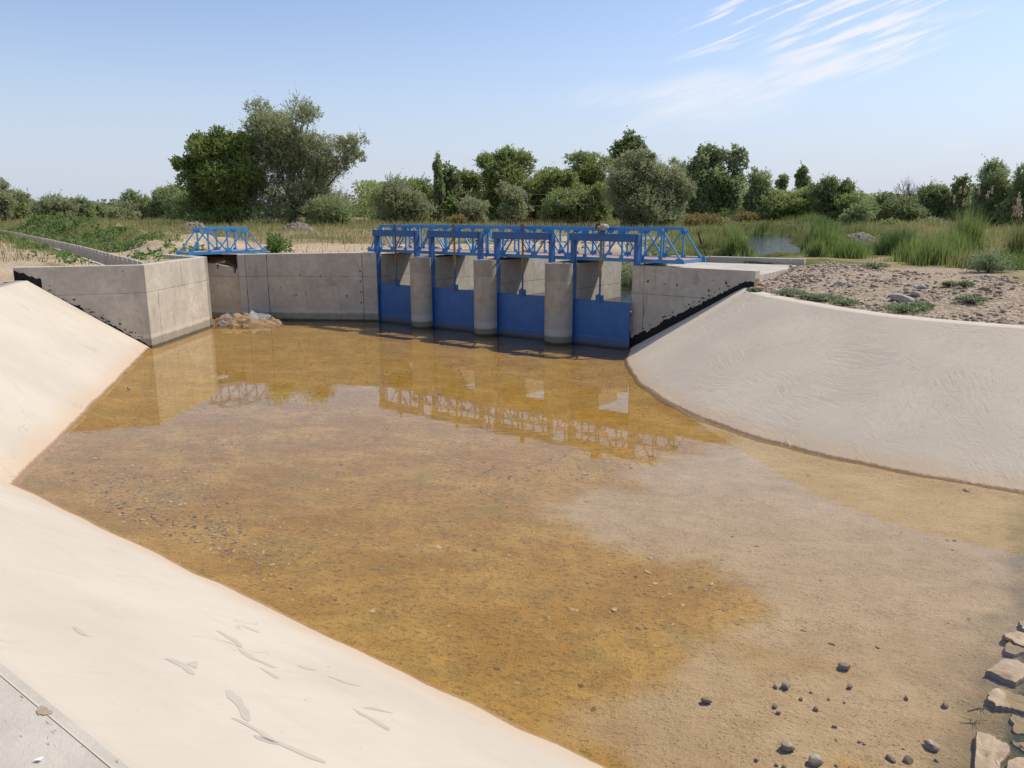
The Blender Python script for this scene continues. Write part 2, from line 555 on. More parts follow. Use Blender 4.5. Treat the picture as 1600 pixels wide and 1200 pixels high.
M_RUST = simple('rusty steel', (.17, .085, .035), (.30, .17, .07), 14, .8, .4, .01, .3)
M_YEL = simple('ochre painted steel', (.34, .23, .10), (.22, .12, .05), 10, .7, .2, .01, .3)
M_DARKR = simple('dark rusty steel', (.05, .03, .02), (.11, .06, .035), 14, .7, .4, .01, .3)
M_DECK = simple('faded red deck plate', (.38, .20, .17), (.46, .30, .26), 3, .8, .2, .01, .2)
M_TAR = simple('bitumen', (.008, .0075, .007), (.02, .018, .016), 12, .75, 1.0, .02, .25)
M_STONE = simple('river stone', (.30, .265, .22), (.42, .38, .32), 5, .8, .4, .02, .25)
M_STONED = simple('dark river stone', (.24, .185, .135), (.36, .29, .215), 5, .6, .4, .02, .3)
def rip_mat():
    m, nt = material('tan quarry stone')
    p = pos(nt)
    z = nt.n('ShaderNodeSeparateXYZ', {0: p}).outputs[2]
    n = nt.noise(p, 5, 6, .65); n2 = nt.noise(nt.mapping(p, rot=(0, 0, .6), scale=(1, 3, 1)), 14, 5, .7)
    c = nt.mix(nt.ramp(n, .3, .7), (.36, .265, .175), (.47, .36, .25))
    c = nt.mix(nt.ramp(n2, .5, .75, 0, .5), c, (.30, .21, .14))
    zt = nt.math('ADD', z, nt.math('MULTIPLY', nt.math('SUBTRACT', n, .5), .02))
    c = nt.mix(nt.ramp(zt, .012, -.004, 0, .6), c, (.27, .21, .11))
    c = nt.mix(nt.ramp(zt, -.02, -.07, 0, .9), c, (.05, .065, .03))
    finish(nt, c, .8, nt.math('ADD', n, nt.math('MULTIPLY', n2, .6)), .9, .02, .25)
    return m


M_RIP = rip_mat()
M_SOIL = simple('loose soil', (.26, .165, .09), (.38, .26, .155), 5, .95, 1.0, .04, .1)
M_TARP = simple('torn grey sheet', (.14, .16, .155), (.32, .335, .32), 6, .6, .4, .02, .4)
M_BARK = simple('grey brown bark', (.07, .052, .038), (.13, .10, .075), 6, .95, .8, .03, .1)
M_DEADW = simple('bare dead wood', (.12, .085, .065), (.2, .15, .12), 8, .95, .4, .02, .1)
M_PGREEN = simple('faded green pipe', (.07, .11, .075), (.11, .16, .11), 8, .6, .1, .01, .3)
M_RUBBLE = simple('grey rubble', (.20, .165, .13), (.31, .26, .205), 4, .95, 1.0, .05, .1)
M_STAIN = simple('damp mark', (.415, .37, .31), (.44, .395, .33), 2, .85, .15, .01, .25)
M_STAINB = simple('brown mud mark', (.34, .255, .185), (.42, .33, .25), 9, .9, .3, .01, .2)


def leaf_mat(name, dark, light, hue=None, rough=.6, trans=.36):
    m, nt = material(name)
    a = nt.n('ShaderNodeAttribute', attribute_name='tone').outputs['Fac']
    p = pos(nt)
    n = nt.noise(p, .55, 3, .6)
    c = nt.mix(a, dark, light)
    if hue:
        c = nt.mix(nt.ramp(n, .5, .72, 0, .7), c, hue)
    d = nt.n('ShaderNodeBsdfPrincipled', {'Base Color': c, 'Roughness': rough, 'Specular IOR Level': .25})
    t = nt.n('ShaderNodeBsdfTranslucent', {'Color': nt.mix(.5, c, tuple(min(1, x * 1.8) for x in light))})
    mx = nt.n('ShaderNodeMixShader', {0: trans, 1: d.outputs[0], 2: t.outputs[0]})
    nt.n('ShaderNodeOutputMaterial', {'Surface': mx.outputs[0]})
    return m


L_OLIVE = leaf_mat('silvery leaves', (0.163, 0.183, 0.091), (0.393, 0.416, 0.231), (0.322, 0.307, 0.156))
L_OLIVEG = leaf_mat('grey green leaves', (0.158, 0.192, 0.083), (0.353, 0.412, 0.195), (0.240, 0.277, 0.109))
L_GREEN = leaf_mat('deep green leaves', (0.093, 0.124, 0.037), (0.266, 0.330, 0.091), (0.186, 0.206, 0.049))
L_WILLOW = leaf_mat('willow leaves', (0.119, 0.157, 0.045), (0.338, 0.391, 0.137), (0.257, 0.297, 0.095))
L_DARK = leaf_mat('dark tree leaves', (0.110, 0.138, 0.056), (0.276, 0.328, 0.144), (0.164, 0.187, 0.073))
L_LIGHT = leaf_mat('light green leaves', (.09, .14, .03), (.22, .30, .08), (.16, .19, .05))
L_REED = leaf_mat('reed blades', (0.070, 0.105, 0.024), (0.253, 0.319, 0.094), (0.190, 0.187, 0.066))
L_REEDD = leaf_mat('dark reed blades', (.035, .07, .02), (.12, .20, .06), (.08, .11, .035))
L_DRY = leaf_mat('dry grass blades', (.20, .16, .07), (.42, .345, .19), (.24, .215, .09), .8, .3)
L_GRASS = leaf_mat('meadow grass blades', (.11, .135, .035), (.32, .33, .12), (.30, .25, .10), .8, .3)
L_PLUME = leaf_mat('reed plumes', (.25, .19, .12), (.40, .33, .23), None, .8, .4)
L_RUSSET = leaf_mat('russet shrubs', (.17, .14, .055), (.33, .26, .11), (.28, .18, .07))
L_WEED = leaf_mat('broad weed leaves', (.05, .10, .02), (.17, .27, .07), (.12, .16, .045))
L_GRNY = leaf_mat('dusty green leaves', (.10, .13, .065), (.24, .30, .16), (.16, .19, .09))

# ------------------------------------------------------------------ plan of the canal
TC = np.array([-7.55, 11.02])                                  # corner of the water's edge
D2 = np.array([.8037, -.5950])                                 # near bank runs this way (downstream)
T2 = TC + D2 * 34
T1 = np.array([-11.10, 23.22])                                 # water's edge at the left wing wall
D1 = (np.array([-11.24, 23.44]) - TC); D1 /= np.linalg.norm(D1)
N1 = np.array([-D1[1], D1[0]])                                 # away from the water on the left
N2 = np.array([-.5950, -.8037])                                # towards the camera
ZC = 2.12
OFF1, OFF2 = 2.95, 3.30
LW = np.array([-14.27, 22.15])
LC = np.array([-11.045, 23.27])
LB = np.array([-10.92, 27.60])


def isect(p, d, q, e):
    m = np.array([[d[0], -e[0]], [d[1], -e[1]]])
    t = np.linalg.solve(m, np.array(q) - np.array(p))
    return np.array(p) + t[0] * np.array(d)


CC = isect(TC + N1 * OFF1, D1, TC + N2 * OFF2, D2)             # crest corner
C1 = isect(TC + N1 * OFF1, D1, LW, LC - LW)                    # crest meets wing wall
C2 = CC + D2 * 36
RW0 = np.array([3.61, 23.22])                                  # right wing wall: at the gates
RW1 = at_z(1180.7, 423.5, 2.5)[:2]                             # its outer end
DRW = (RW1 - RW0) / np.linalg.norm(RW1 - RW0)
NRW = np.array([-DRW[1], DRW[0]])
if NRW @ np.array([1, 1]) < 0: NRW = -NRW                      # to the back of the wall
r_c0 = on_plane(1163, 449, RW0, DRW)
RT = [RW0 + DRW * .02, np.array([3.15, 20.9]), np.array([3.08, 19.4]), np.array([3.09, 18.05]), np.array([3.38, 16.2]), np.array([3.83, 14.8]), np.array([4.5, 13.45]),
      np.array([5.38, 12.33]), np.array([6.4, 11.4]), np.array([7.52, 10.62])]
RC = [r_c0[:2], np.array([6.0, 19.75]), np.array([6.05, 19.1]), np.array([6.12, 18.5]), np.array([6.42, 17.15]), np.array([6.72, 16.05]), np.array([7.2, 14.95]),
      np.array([7.72, 14.25]), np.array([8.42, 13.6]), np.array([9.35, 12.95])]
for k in range(1, 12):
    RT.append(RT[9] + D2 * 2.2 * k); RC.append(RC[9] + D2 * 2.2 * k)
ZR = float(r_c0[2])

# ------------------------------------------------------------------ banks
def strip(name, toe, crest, zc, mat, below=.5, nu=None, nv=14, wob=.012, toe_round=.0):
    """sloping lining between the water's edge (toe, z 0) and the crest"""
    toe = [np.array(t, float) for t in toe]; crest = [np.array(c, float) for c in crest]
    rows = []
    seg = []
    for i in range(len(toe) - 1):
        n = max(1, int(np.linalg.norm(toe[i + 1] - toe[i]) / .45))
        for k in range(n): seg.append((i, k / n))
    seg.append((len(toe) - 2, 1.0))
    vs = []
    for (i, a) in seg:
        t = toe[i] * (1 - a) + toe[i + 1] * a; c = crest[i] * (1 - a) + crest[i + 1] * a
        for j in range(nv + 1):
            f = -below / zc + (1 + below / zc) * j / nv
            p = t + (c - t) * f
            z = zc * f
            w = wob * fbm(p[0], p[1], 0, .9, 3) * (1 - sstep(abs(f), .93, 1.0)) + .03 * fbm(p[0], p[1], 4, 1.7, 4) * (1 - sstep(abs(z), .08, .35))
            vs.append((p[0], p[1], z + w))
    n = nv + 1
    qs = [(a * n + b, (a + 1) * n + b, (a + 1) * n + b + 1, a * n + b + 1) for a in range(len(seg) - 1) for b in range(nv)]
    o = mesh_np(name, vs, quads=qs, mat=mat, smooth=True)
    # face up
    if o.data.polygons[len(qs) // 2].normal.z < 0: o.data.flip_normals()
    return o


def crest_strip(name, inner, outer, z0, z1, mat, thick=.25):
    vs = []
    for a, b in zip(inner, outer):
        vs += [(a[0], a[1], z0), (b[0], b[1], z1), (b[0], b[1], z1 - thick)]
    qs = []
    for i in range(len(inner) - 1):
        k = 3 * i
        qs += [(k, k + 3, k + 4, k + 1), (k + 1, k + 4, k + 5, k + 2)]
    o = mesh_np(name, vs, quads=qs, mat=mat)
    if o.data.polygons[0].normal.z < 0: o.data.flip_normals()
    return o


lin1 = tag(strip('concrete_bank', [T1, TC], [C1, CC], ZC, M_LIN_L, wob=0), kind='structure')
lin2 = tag(strip('concrete_bank', [TC, T2], [CC, C2], ZC, M_LIN_L, wob=0), kind='structure')
lin3 = tag(strip('concrete_bank', RT, RC, ZR, M_LIN_R, nv=22, wob=.02), kind='structure')


def offset_line(pts, d, side):
    out = []
    for i, p in enumerate(pts):
        a = pts[max(i - 1, 0)]; b = pts[min(i + 1, len(pts) - 1)]
        t = (b - a) / np.linalg.norm(b - a)
        out.append(p + np.array([-t[1], t[0]]) * d * side)
    return out


RCc = [RC[0] + DRW * .0] + RC[1:]
RCo = offset_line(RCc, .42, 1)
RCo[0] = RC[0] + np.array([.42, .18])
tag(crest_strip('bank_crest', RCc, RCo, ZR, ZR + .01, M_CREST), kind='structure')
tag(crest_strip('bank_crest', [C1, CC], [C1 + N1 * .3, CC + N1 * .3 - D1 * .3], ZC, ZC + .01, M_LIN_L), kind='structure')
ccn = CC - D2 * 2.0
tag(crest_strip('bank_crest', [CC - D2 * .6, C2], [CC - D2 * .6 + N2 * 4.2, C2 + N2 * 4.2], ZC + .012, ZC + .03, M_PIT), kind='structure')

# seam of spilled mortar along the near crest
mb = MB()
for k in range(60):
    a = CC + D2 * (k * .25); b = CC + D2 * (k * .25 + .25)
    w = .035 + .02 * random.random()
    off = N2 * (.015 + .01 * random.random())
    mb.add([(*(a + off * 0 - N2 * w), ZC - w * .6 + .008), (*(b - N2 * w), ZC - w * .6 + .008), (*(b + N2 * .04), ZC + .015), (*(a + N2 * .04), ZC + .015)], [(0, 1, 2, 3)])

tag(mb.build('mortar_seam', M_LIN_L), kind='structure')


def surf_poly(name, pts, which, mat, lift=.006, parent=None):
    """a thin mark following the near or left slope; pts in photograph pixels"""
    if which == 2:
        n3 = np.array([N2[0] * ZC, N2[1] * ZC, -OFF2]); p0 = np.array([TC[0], TC[1], 0])
    elif which == 1:
        n3 = np.array([N1[0] * ZC, N1[1] * ZC, -OFF1]); p0 = np.array([TC[0], TC[1], 0])
    else:
        n3 = np.array([0, 0, -1.]); p0 = np.array([0, 0, ZC + .0135])
    n3 = n3 / np.linalg.norm(n3)
    vs = []
    o = np.array([0, 0, EYE])
    for (x, y) in pts:
        r = ray(x, y)
        vs.append(o + r * ((p0 - o) @ n3) / (r @ n3) - n3 * lift)
    return mesh_py(name, vs, [tuple(range(len(vs)))], mat, parent)


def blot(cx, cy, L, w, ang, seed, n=22):
    """irregular elongated outline in pixels"""
    rr = random.Random(seed)
    out = []
    for k in range(n):
        a = 2 * math.pi * k / n
        x = math.cos(a) * L * (1 + .12 * (rr.random() - .5)); y = math.sin(a) * w * (.75 + .5 * rr.random()) * (1.0 - .45 * math.cos(a))
        out.append((cx + x * math.cos(ang) - y * math.sin(ang), cy + x * math.sin(ang) + y * math.cos(ang)))
    return out


stains = [
    (2, [(352, 1080), (358, 1077), (368, 1085), (378, 1091), (381, 1102), (389, 1110), (392, 1124), (388, 1128), (378, 1122), (373, 1108), (366, 1099), (355, 1090)]),
    (2, [(361, 1122), (370, 1123), (386, 1130), (402, 1139), (415, 1145), (426, 1154), (440, 1160), (462, 1169), (488, 1180), (510, 1190), (508, 1193), (484, 1186), (458, 1174), (436, 1164), (422, 1162), (400, 1154), (395, 1149), (412, 1153), (404, 1145), (384, 1134)]),
    (2, [(337, 985), (345, 987), (358, 994), (369, 999), (377, 1006), (379, 1012), (372, 1011), (365, 1003), (352, 995)]),
    (2, [(371, 1013), (380, 1016), (392, 1023), (404, 1031), (418, 1036), (432, 1044), (424, 1043), (404, 1034), (390, 1029), (378, 1021)]),
    (2, [(405, 1043), (420, 1049), (434, 1056), (437, 1060), (430, 1060), (418, 1052)]),
    (2, [(256, 1029), (270, 1030), (284, 1035), (297, 1043), (305, 1052), (303, 1055), (292, 1051), (284, 1043), (270, 1036)]),
    (2, [(113, 980), (120, 981), (130, 987), (138, 994), (146, 995), (134, 994), (122, 990)]),
    (2, [(290, 1037), (299, 1034), (309, 1033), (309, 1040), (306, 1045), (300, 1042)]),
    (2, [(379, 979), (395, 984), (407, 990), (396, 986)]),
    (2, [(552, 1107), (562, 1112), (580, 1121), (597, 1130), (610, 1139), (606, 1142), (592, 1134), (574, 1122), (560, 1116)]),
    (2, [(567, 1106), (588, 1110), (614, 1115), (596, 1109), (582, 1104)]),
    (2, [(464, 1039), (480, 1042), (494, 1047), (482, 1047), (472, 1044)]),
    (2, [(510, 1056), (540, 1065), (565, 1073), (540, 1068)]),
    (2, [(398, 1149), (411, 1151), (428, 1158), (437, 1162), (424, 1160)]),
    (1, [(42, 478), (50, 473), (60, 474), (57, 480), (48, 482), (40, 489), (28, 491), (18, 489), (30, 487), (38, 484)]),
    (1, [(58, 476), (70, 477), (67, 480)]),
    (1, [(68, 464), (76, 465), (74, 468)]),
    (1, [(0, 511), (25, 518), (55, 528), (28, 521), (0, 514)]),
    (1, [(0, 529), (20, 533), (36, 537), (20, 535), (0, 532)]),
    (1, [(50, 494), (62, 498), (73, 504), (62, 501)]),
    (1, [(127, 511), (132, 508), (134, 514), (129, 518)]),
    (1, [(45, 546), (53, 548), (48, 556), (52, 560), (46, 558)]),
    (1, [(0, 478), (12, 484), (24, 488), (10, 486)]),
]
for w, pts in stains:
    surf_poly('damp_mark', pts, w, M_STAIN, .0015, lin2 if w == 2 else lin1)
surf_poly('mud_mark', blot(70, 1112, 13, 6, .15, 3), 0, M_STAINB, .002, lin2)

# ------------------------------------------------------------------ holes in the ground
WT = 2.5
PW = .36
lw_n = np.array([-(LC - LW)[1], (LC - LW)[0]]); lw_n /= np.linalg.norm(lw_n)   # back of left wing wall
g_hole_l = st(-21.31, 20.9); g_hole_r = st(-10.7, 21.1)
STUB = np.array([-12.95, 29.75])
AB0 = np.array([-10.30, 29.20]); AB1 = np.array([-9.38, 29.62]); AB2 = np.array(st(-21.31, 20.62))
hole = [C2 + N2 * .1, CC + N2 * .1 - D1 * .1, C1 + N1 * .1, LW + lw_n * .2, LC + lw_n * .2 + np.array([-.2, 0]), LB + np.array([-.2, 0]), STUB,
        np.array([-11.3, 31.0]), AB1 + np.array([.0, .3]), AB2 + np.array([0, .3]), st(-21.5, 25.4), st(-10.5, 25.4), RW0 + NRW * .2 + np.array([.1, .1]),
        RW1 + NRW * .2, RCc[0] + np.array([.15, .1])] + [(c + o) / 2 for c, o in zip(RCc[1:], RCo[1:])]
hole = [tuple(map(float, p[:2])) for p in hole]
# flume
FL_F = [np.array([-12.35, 26.2]), np.array([-21.5, 39.1]), np.array([-33.7, 55.6]), np.array([-45.7, 71.6]), np.array([-62, 92.])]
FL_N = [p + np.array([-1.25, -.45]) for p in FL_F]
fl_hole = [tuple(p) for p in FL_F] + [tuple(p) for p in FL_N[::-1]]
RIVER = [(12.3, 36), (13.6, 40), (16.8, 50), (21.6, 66), (25.5, 78), (27.0, 88), (25.5, 100), (22, 135)]
RW_ = [1.5, 1.55, 1.6, 1.8, 2.0, 1.8, 1.6, 1.6]
POOL = [(1.2, 27.5), (4.5, 31), (8, 32.3)]
DITCH = [(15.5, 40), (17.5, 35), (19, 31.5), (22, 29), (27, 27.5), (40, 26)]
ZRIV = 1.2
ZR2 = 1.72


def riv_clear(x, y, m=.2):
    dw, par = seg_dist(x, y, RIVER)
    dp, pp = seg_dist(x, y, POOL)
    return (dw > np.interp(par, range(len(RW_)), RW_) + m) & (dp > np.interp(pp, range(3), [5.6, 4.4, 2.2]) + .8)
CREST_POLY_R = [RC[i] for i in range(1, len(RC))]


pA = at_z(1192, 428.5, 2.36)[:2]; pB = at_z(1255, 414.5, 2.36)[:2]
pC = st(-10.4, 24.9); pD = st(-10.4, 21.0)
q0 = RW0 + NRW * .31; q1 = RW1 + NRW * .31 + DRW * -.02
platpoly = [tuple(q0), tuple(q1), tuple(pA), tuple(pB), pC, pD]


def ground_z(x, y):
    x = np.asarray(x, float); y = np.asarray(y, float)
    d = np.hypot(x, y)
    z = 2.42 + .48 * sstep(d, 34, 75)
    nz = np.array([fbm(a, b, 0, .12, 4) for a, b in zip(x.ravel(), y.ravel())]).reshape(x.shape)
    nf = np.array([fbm(a, b, 5, .9, 3) for a, b in zip(x.ravel(), y.ravel())]).reshape(x.shape)
    z = z + nz * .10 * (1 - sstep(d, 90, 300)) + nf * .03 * (1 - sstep(d, 60, 120))
    # near the linings the ground meets the crest
    dr, _ = seg_dist(x, y, CREST_POLY_R)
    z = np.where(dr < 6, ZR - .02 + (z - ZR + .02) * sstep(dr, .5, 4.5) + nf * .05 * sstep(dr, .5, 1.2), z)
    dl, _ = seg_dist(x, y, [C1, CC, C2])
    z = np.where(dl < 5, ZC - .06 + (z - ZC + .06) * sstep(dl, .4, 3), z)
    # spoil bank beyond the flume
    df, _ = seg_dist(x, y, [(-15.5, 36), (-24, 48), (-36, 62), (-48, 78)])
    z = z + .42 * np.exp(-(df / 3.2) ** 2) * (1 + nf)
    dw, par = seg_dist(x, y, RIVER)
    hw = np.interp(par, range(len(RW_)), RW_)
    z = 1.35 + (z - 1.35) * sstep(dw, hw - .3, hw + .9)
    dp, pp = seg_dist(x, y, POOL)
    hp_ = np.interp(pp, range(3), [5.6, 4.4, 2.2])
    z = .5 + (z - .5) * sstep(dp, hp_ - .2, hp_ + 1.5)
    dd, _ = seg_dist(x, y, DITCH)
    dfl_, _ = seg_dist(x, y, FL_F); dfn_, _ = seg_dist(x, y, FL_N); dfl_ = np.minimum(dfl_, dfn_)
    z = np.where(dfl_ < 2.2, 2.30 + (z - 2.30) * sstep(dfl_, .5, 2.2), z)
    dpp, _ = seg_dist(x, y, platpoly, True)
    z = np.where(inside(x, y, platpoly) | (dpp < .2), np.minimum(z, 2.18), z)
    z = np.where(dd < 4, 1.45 + (z - 1.45) * sstep(dd, .4, 3.2), z)
    return z


def gz1(x, y):
    return float(ground_z(np.array([x]), np.array([y]))[0])


# ground sheet
pts = []
r = 3.0
while r < 3500:
    da = .55 if r < 40 else (.6 if r < 130 else 1.2)
    step = .30 if r < 34 else (r * .014 if r < 130 else r * .06)
    for a in np.arange(-62, 62, max(da, math.degrees(.28 / r))):
        aa = R(a + random.uniform(-.3, .3) * da); rr = r + random.uniform(-.25, .25) * step
        pts.append((rr * math.sin(aa), rr * math.cos(aa)))
    r += step * (1.35 if r < 34 else 1.3)
for rr in (6, 15, 40, 120, 500, 3500):
    for a in range(66, 296, 12):
        pts.append((rr * math.sin(R(a)), rr * math.cos(R(a))))
pts = np.array(pts)
keep = ~inside(pts[:, 0], pts[:, 1], hole) & ~inside(pts[:, 0], pts[:, 1], fl_hole)
d1, _ = seg_dist(pts[:, 0], pts[:, 1], hole, True)
d2, _ = seg_dist(pts[:, 0], pts[:, 1], fl_hole, True)
keep &= (d1 > .08) & (d2 > .08)
pts = pts[keep]


def densify(poly, step=.4):
    out = []
    for i in range(len(poly)):
        a = np.array(poly[i]); b = np.array(poly[(i + 1) % len(poly)])
        n = max(1, int(np.linalg.norm(b - a) / step))
        out += [tuple(a + (b - a) * k / n) for k in range(n)]
    return out


hp = densify(hole, .5); fp = densify(fl_hole, .8)
allp = [Vector(p) for p in pts] + [Vector(p) for p in hp] + [Vector(p) for p in fp]
n0 = len(pts)
edges = [(n0 + i, n0 + (i + 1) % len(hp)) for i in range(len(hp))]
n1 = n0 + len(hp)
edges += [(n1 + i, n1 + (i + 1) % len(fp)) for i in range(len(fp))]
vo, _, fo, _, _, _ = delaunay_2d_cdt(allp, edges, [], 0, 1e-4)
gv = np.array([(v[0], v[1]) for v in vo])
ft = np.array([f for f in fo if len(f) == 3])
cx = gv[ft].mean(axis=1)
ok = ~inside(cx[:, 0], cx[:, 1], hole) & ~inside(cx[:, 0], cx[:, 1], fl_hole)
ft = ft[ok]
gzv = ground_z(gv[:, 0], gv[:, 1])
gx, gy = gv[:, 0], gv[:, 1]
gd = np.hypot(gx, gy)
gn = np.array([fbm(a, b, 3, .18, 4) for a, b in gv])
gn2 = np.array([fbm(a, b, 8, .05, 3) for a, b in gv])
dgate, _ = seg_dist(gx, gy, [(-11, 31), (-5, 32), (2, 36), (7, 42)])
driv, rpar = seg_dist(gx, gy, RIVER)
drr, _ = seg_dist(gx, gy, CREST_POLY_R)
dfl, _ = seg_dist(gx, gy, FL_F)
w_sand = np.clip(1 - sstep(dgate + gn * 3, 5, 11), 0, 1)
w_sand = np.maximum(w_sand, (gx < -12) * (1 - sstep(np.abs(gy - 30 + gx * 0), 8, 40)) * sstep(-gx * 1.0 - gy * .62 + 3, 0, 4) * .9)
w_grav = (1 - sstep(drr + gn * 1.5, 4.5, 8)) * (gx > 4)
w_green = np.clip((1 - sstep(driv, 4, 14)) * (gy > 30) + sstep(gn + .25 * gn2, -.05, .35) * .75 + (1 - sstep(dfl, 1, 4)) * (gn > -.3) * .8, 0, 1)
w_green = w_green * (1 - w_grav) * (1 - .8 * w_sand * (driv > 6))


def ground_mat():
    m, nt = material('ground')
    p = pos(nt)
    a_s = nt.n('ShaderNodeAttribute', attribute_name='sand').outputs['Fac']
    a_g = nt.n('ShaderNodeAttribute', attribute_name='green').outputs['Fac']
    a_r = nt.n('ShaderNodeAttribute', attribute_name='gravel').outputs['Fac']
    n1 = nt.noise(p, .6, 6, .65); n2 = nt.noise(p, 6, 6, .7); n3 = nt.noise(p, 40, 3, .7)
    dry = nt.mix(nt.ramp(n1, .3, .7), (.23, .185, .09), (.36, .29, .165))
    dry = nt.mix(nt.ramp(n2, .45, .7, 0, .5), dry, (.22, .19, .08))
    sand = nt.mix(nt.ramp(n1, .3, .7), (.40, .30, .20), (.52, .41, .285))
    sand = nt.mix(nt.ramp(n2, .5, .75, 0, .6), sand, (.30, .22, .15))
    green = nt.mix(nt.ramp(n2, .3, .7), (.07, .09, .02), (.17, .18, .055))
    vor = nt.n('ShaderNodeTexVoronoi', {'Vector': p, 'Scale': 9.0}, feature='F1')
    stc = nt.n('ShaderNodeSeparateColor', {0: vor.outputs['Color']}).outputs[0]
    grav = nt.mix(stc, (.33, .25, .175), (.47, .38, .28))
    grav = nt.mix(nt.ramp(vor.outputs['Distance'], .45, .75, 0, .5), grav, (.26, .19, .13))
    jit = nt.math('MULTIPLY', nt.math('SUBTRACT', n2, .5), .9)
    c = nt.mix(nt.ramp(nt.math('ADD', a_s, jit), .35, .65), dry, sand)
    c = nt.mix(nt.ramp(nt.math('ADD', a_g, jit), .35, .65), c, green)
    c = nt.mix(nt.ramp(nt.math('ADD', a_r, nt.math('MULTIPLY', jit, .5)), .4, .6), c, grav)
    h = nt.math('ADD', nt.math('MULTIPLY', n2, 1.0), nt.math('MULTIPLY', n3, .4))
    h = nt.math('SUBTRACT', h, nt.math('MULTIPLY', nt.math('MULTIPLY', vor.outputs['Distance'], a_r), .9))
    finish(nt, c, .95, h, .9, .06, .1)
    return m


M_GROUND = ground_mat()
ground = mesh_np('ground', np.column_stack([gv, gzv]), tris=ft, mat=M_GROUND, smooth=True,
                 attrs={'sand': ('POINT', w_sand), 'green': ('POINT', w_green), 'gravel': ('POINT', w_grav)})
if sum(p.normal.z for p in list(ground.data.polygons)[:50]) < 0: ground.data.flip_normals()
tag(ground, kind='structure')

# ------------------------------------------------------------------ canal bed and water
APR = [at_z(1602, 890, -.1)[:2], at_z(1577, 975, -.1)[:2], at_z(1549, 1085, -.1)[:2], at_z(1524, 1200, -.1)[:2]]
apd = (APR[3] - APR[0]) / np.linalg.norm(APR[3] - APR[0])
apn = np.array([-apd[1], apd[0]])
if apn @ D2 < 0: apn = -apn
sand_px = [(1150, 640), (1120, 700), (1040, 715), (960, 760), (815, 788), (880, 815), (930, 850), (1040, 862), (1100, 895), (1140, 945), (1190, 1000), (1165, 1020), (1080, 1050), (1000, 1085), (950, 1130), (960, 1260), (1700, 1300), (2300, 900), (1700, 800)]
SANDP = [tuple(at_z(x, y, -.1)[:2]) for x, y in sand_px]
gs = .075
bx = np.arange(-13, 16, gs); by = np.arange(2.5, 31, gs)
nx, ny = len(bx), len(by)
BX, BY = np.meshgrid(bx, by, indexing='ij')
# 2-D lattice noise in numpy
def vnoise(x, y, s, seed):
    g = np.random.default_rng(seed).random((256, 256))
    xs = x * s; ys = y * s
    xi = np.floor(xs).astype(int); yi = np.floor(ys).astype(int)
    fx = xs - xi; fy = ys - yi
    fx = fx * fx * (3 - 2 * fx); fy = fy * fy * (3 - 2 * fy)
    g00 = g[xi % 256, yi % 256]; g10 = g[(xi + 1) % 256, yi % 256]; g01 = g[xi % 256, (yi + 1) % 256]; g11 = g[(xi + 1) % 256, (yi + 1) % 256]
    return (g00 * (1 - fx) + g10 * fx) * (1 - fy) + (g01 * (1 - fx) + g11 * fx) * fy


def vfbm(x, y, s, seed, o=4):
    t = 0; a = 1; n = 0
    for k in range(o):
        t = t + a * vnoise(x, y, s * 2 ** k, seed + k); n += a; a *= .5
    return t / n


sh_ = 1 - sstep(BX * D2[0] + BY * D2[1], -6, 1)
BZ = -.055 - .04 * sh_ + (vfbm(BX, BY, .8, 1) - .5) * .03 + (vfbm(BX, BY, 5, 9, 3) - .5) * .012
dap = (BX - APR[0][0]) * apn[0] + (BY - APR[0][1]) * apn[1] + (vfbm(BX, BY, 2, 3) - .5) * .12
rip = sstep(dap, 0, .25)
rip_c = np.maximum(rip, .45 * sstep(dap + (vfbm(BX, BY, 2.5, 31) - .5) * .9, -.45, .05))
BZ = BZ + .022 * rip
_wp = [tuple(p[:2]) for p in [T2, TC, T1]]
_dw, _ = seg_dist(BX, BY, _wp); BZ = BZ + .055 * np.exp(-(_dw / .28) ** 2)
_dw, _ = seg_dist(BX, BY, [tuple(t_) for t_ in RT]); BZ = BZ + .05 * np.exp(-(_dw / .28) ** 2)
dsn, _ = seg_dist(BX, BY, SANDP, True)
sgn = np.where(inside(BX, BY, SANDP), 1, -1) * dsn + (vfbm(BX, BY, 1.6, 21, 6) - .5) * 1.9
w_bs = .95 * sstep(sgn, -.45, .6)
# silt washed up against the heap
dhp = np.hypot(BX + 10.2, (BY - 28.4) * 1.0)
idx = np.arange(nx * ny).reshape(nx, ny)
qs = np.stack([idx[:-1, :-1], idx[1:, :-1], idx[1:, 1:], idx[:-1, 1:]], axis=-1).reshape(-1, 4)
wet_poly = [T2, TC, T1, LB + np.array([-.1, .2]), STUB, AB0, AB1, AB2, st(-10.7, 21.4)] + RT
WP2 = [tuple(p[:2]) for p in wet_poly]
cxq = BX[:-1, :-1].ravel(); cyq = BY[:-1, :-1].ravel()
dq, _ = seg_dist(cxq, cyq, WP2, True)
okq = inside(cxq, cyq, WP2) | (dq < .35)
qs = qs[okq]
used = np.unique(qs)
remap = -np.ones(nx * ny, int); remap[used] = np.arange(len(used))
# the far gate end and the left end carry orange algae; a band along the near toe too
P3 = np.column_stack([BX.ravel(), BY.ravel(), BZ.ravel()])[used]


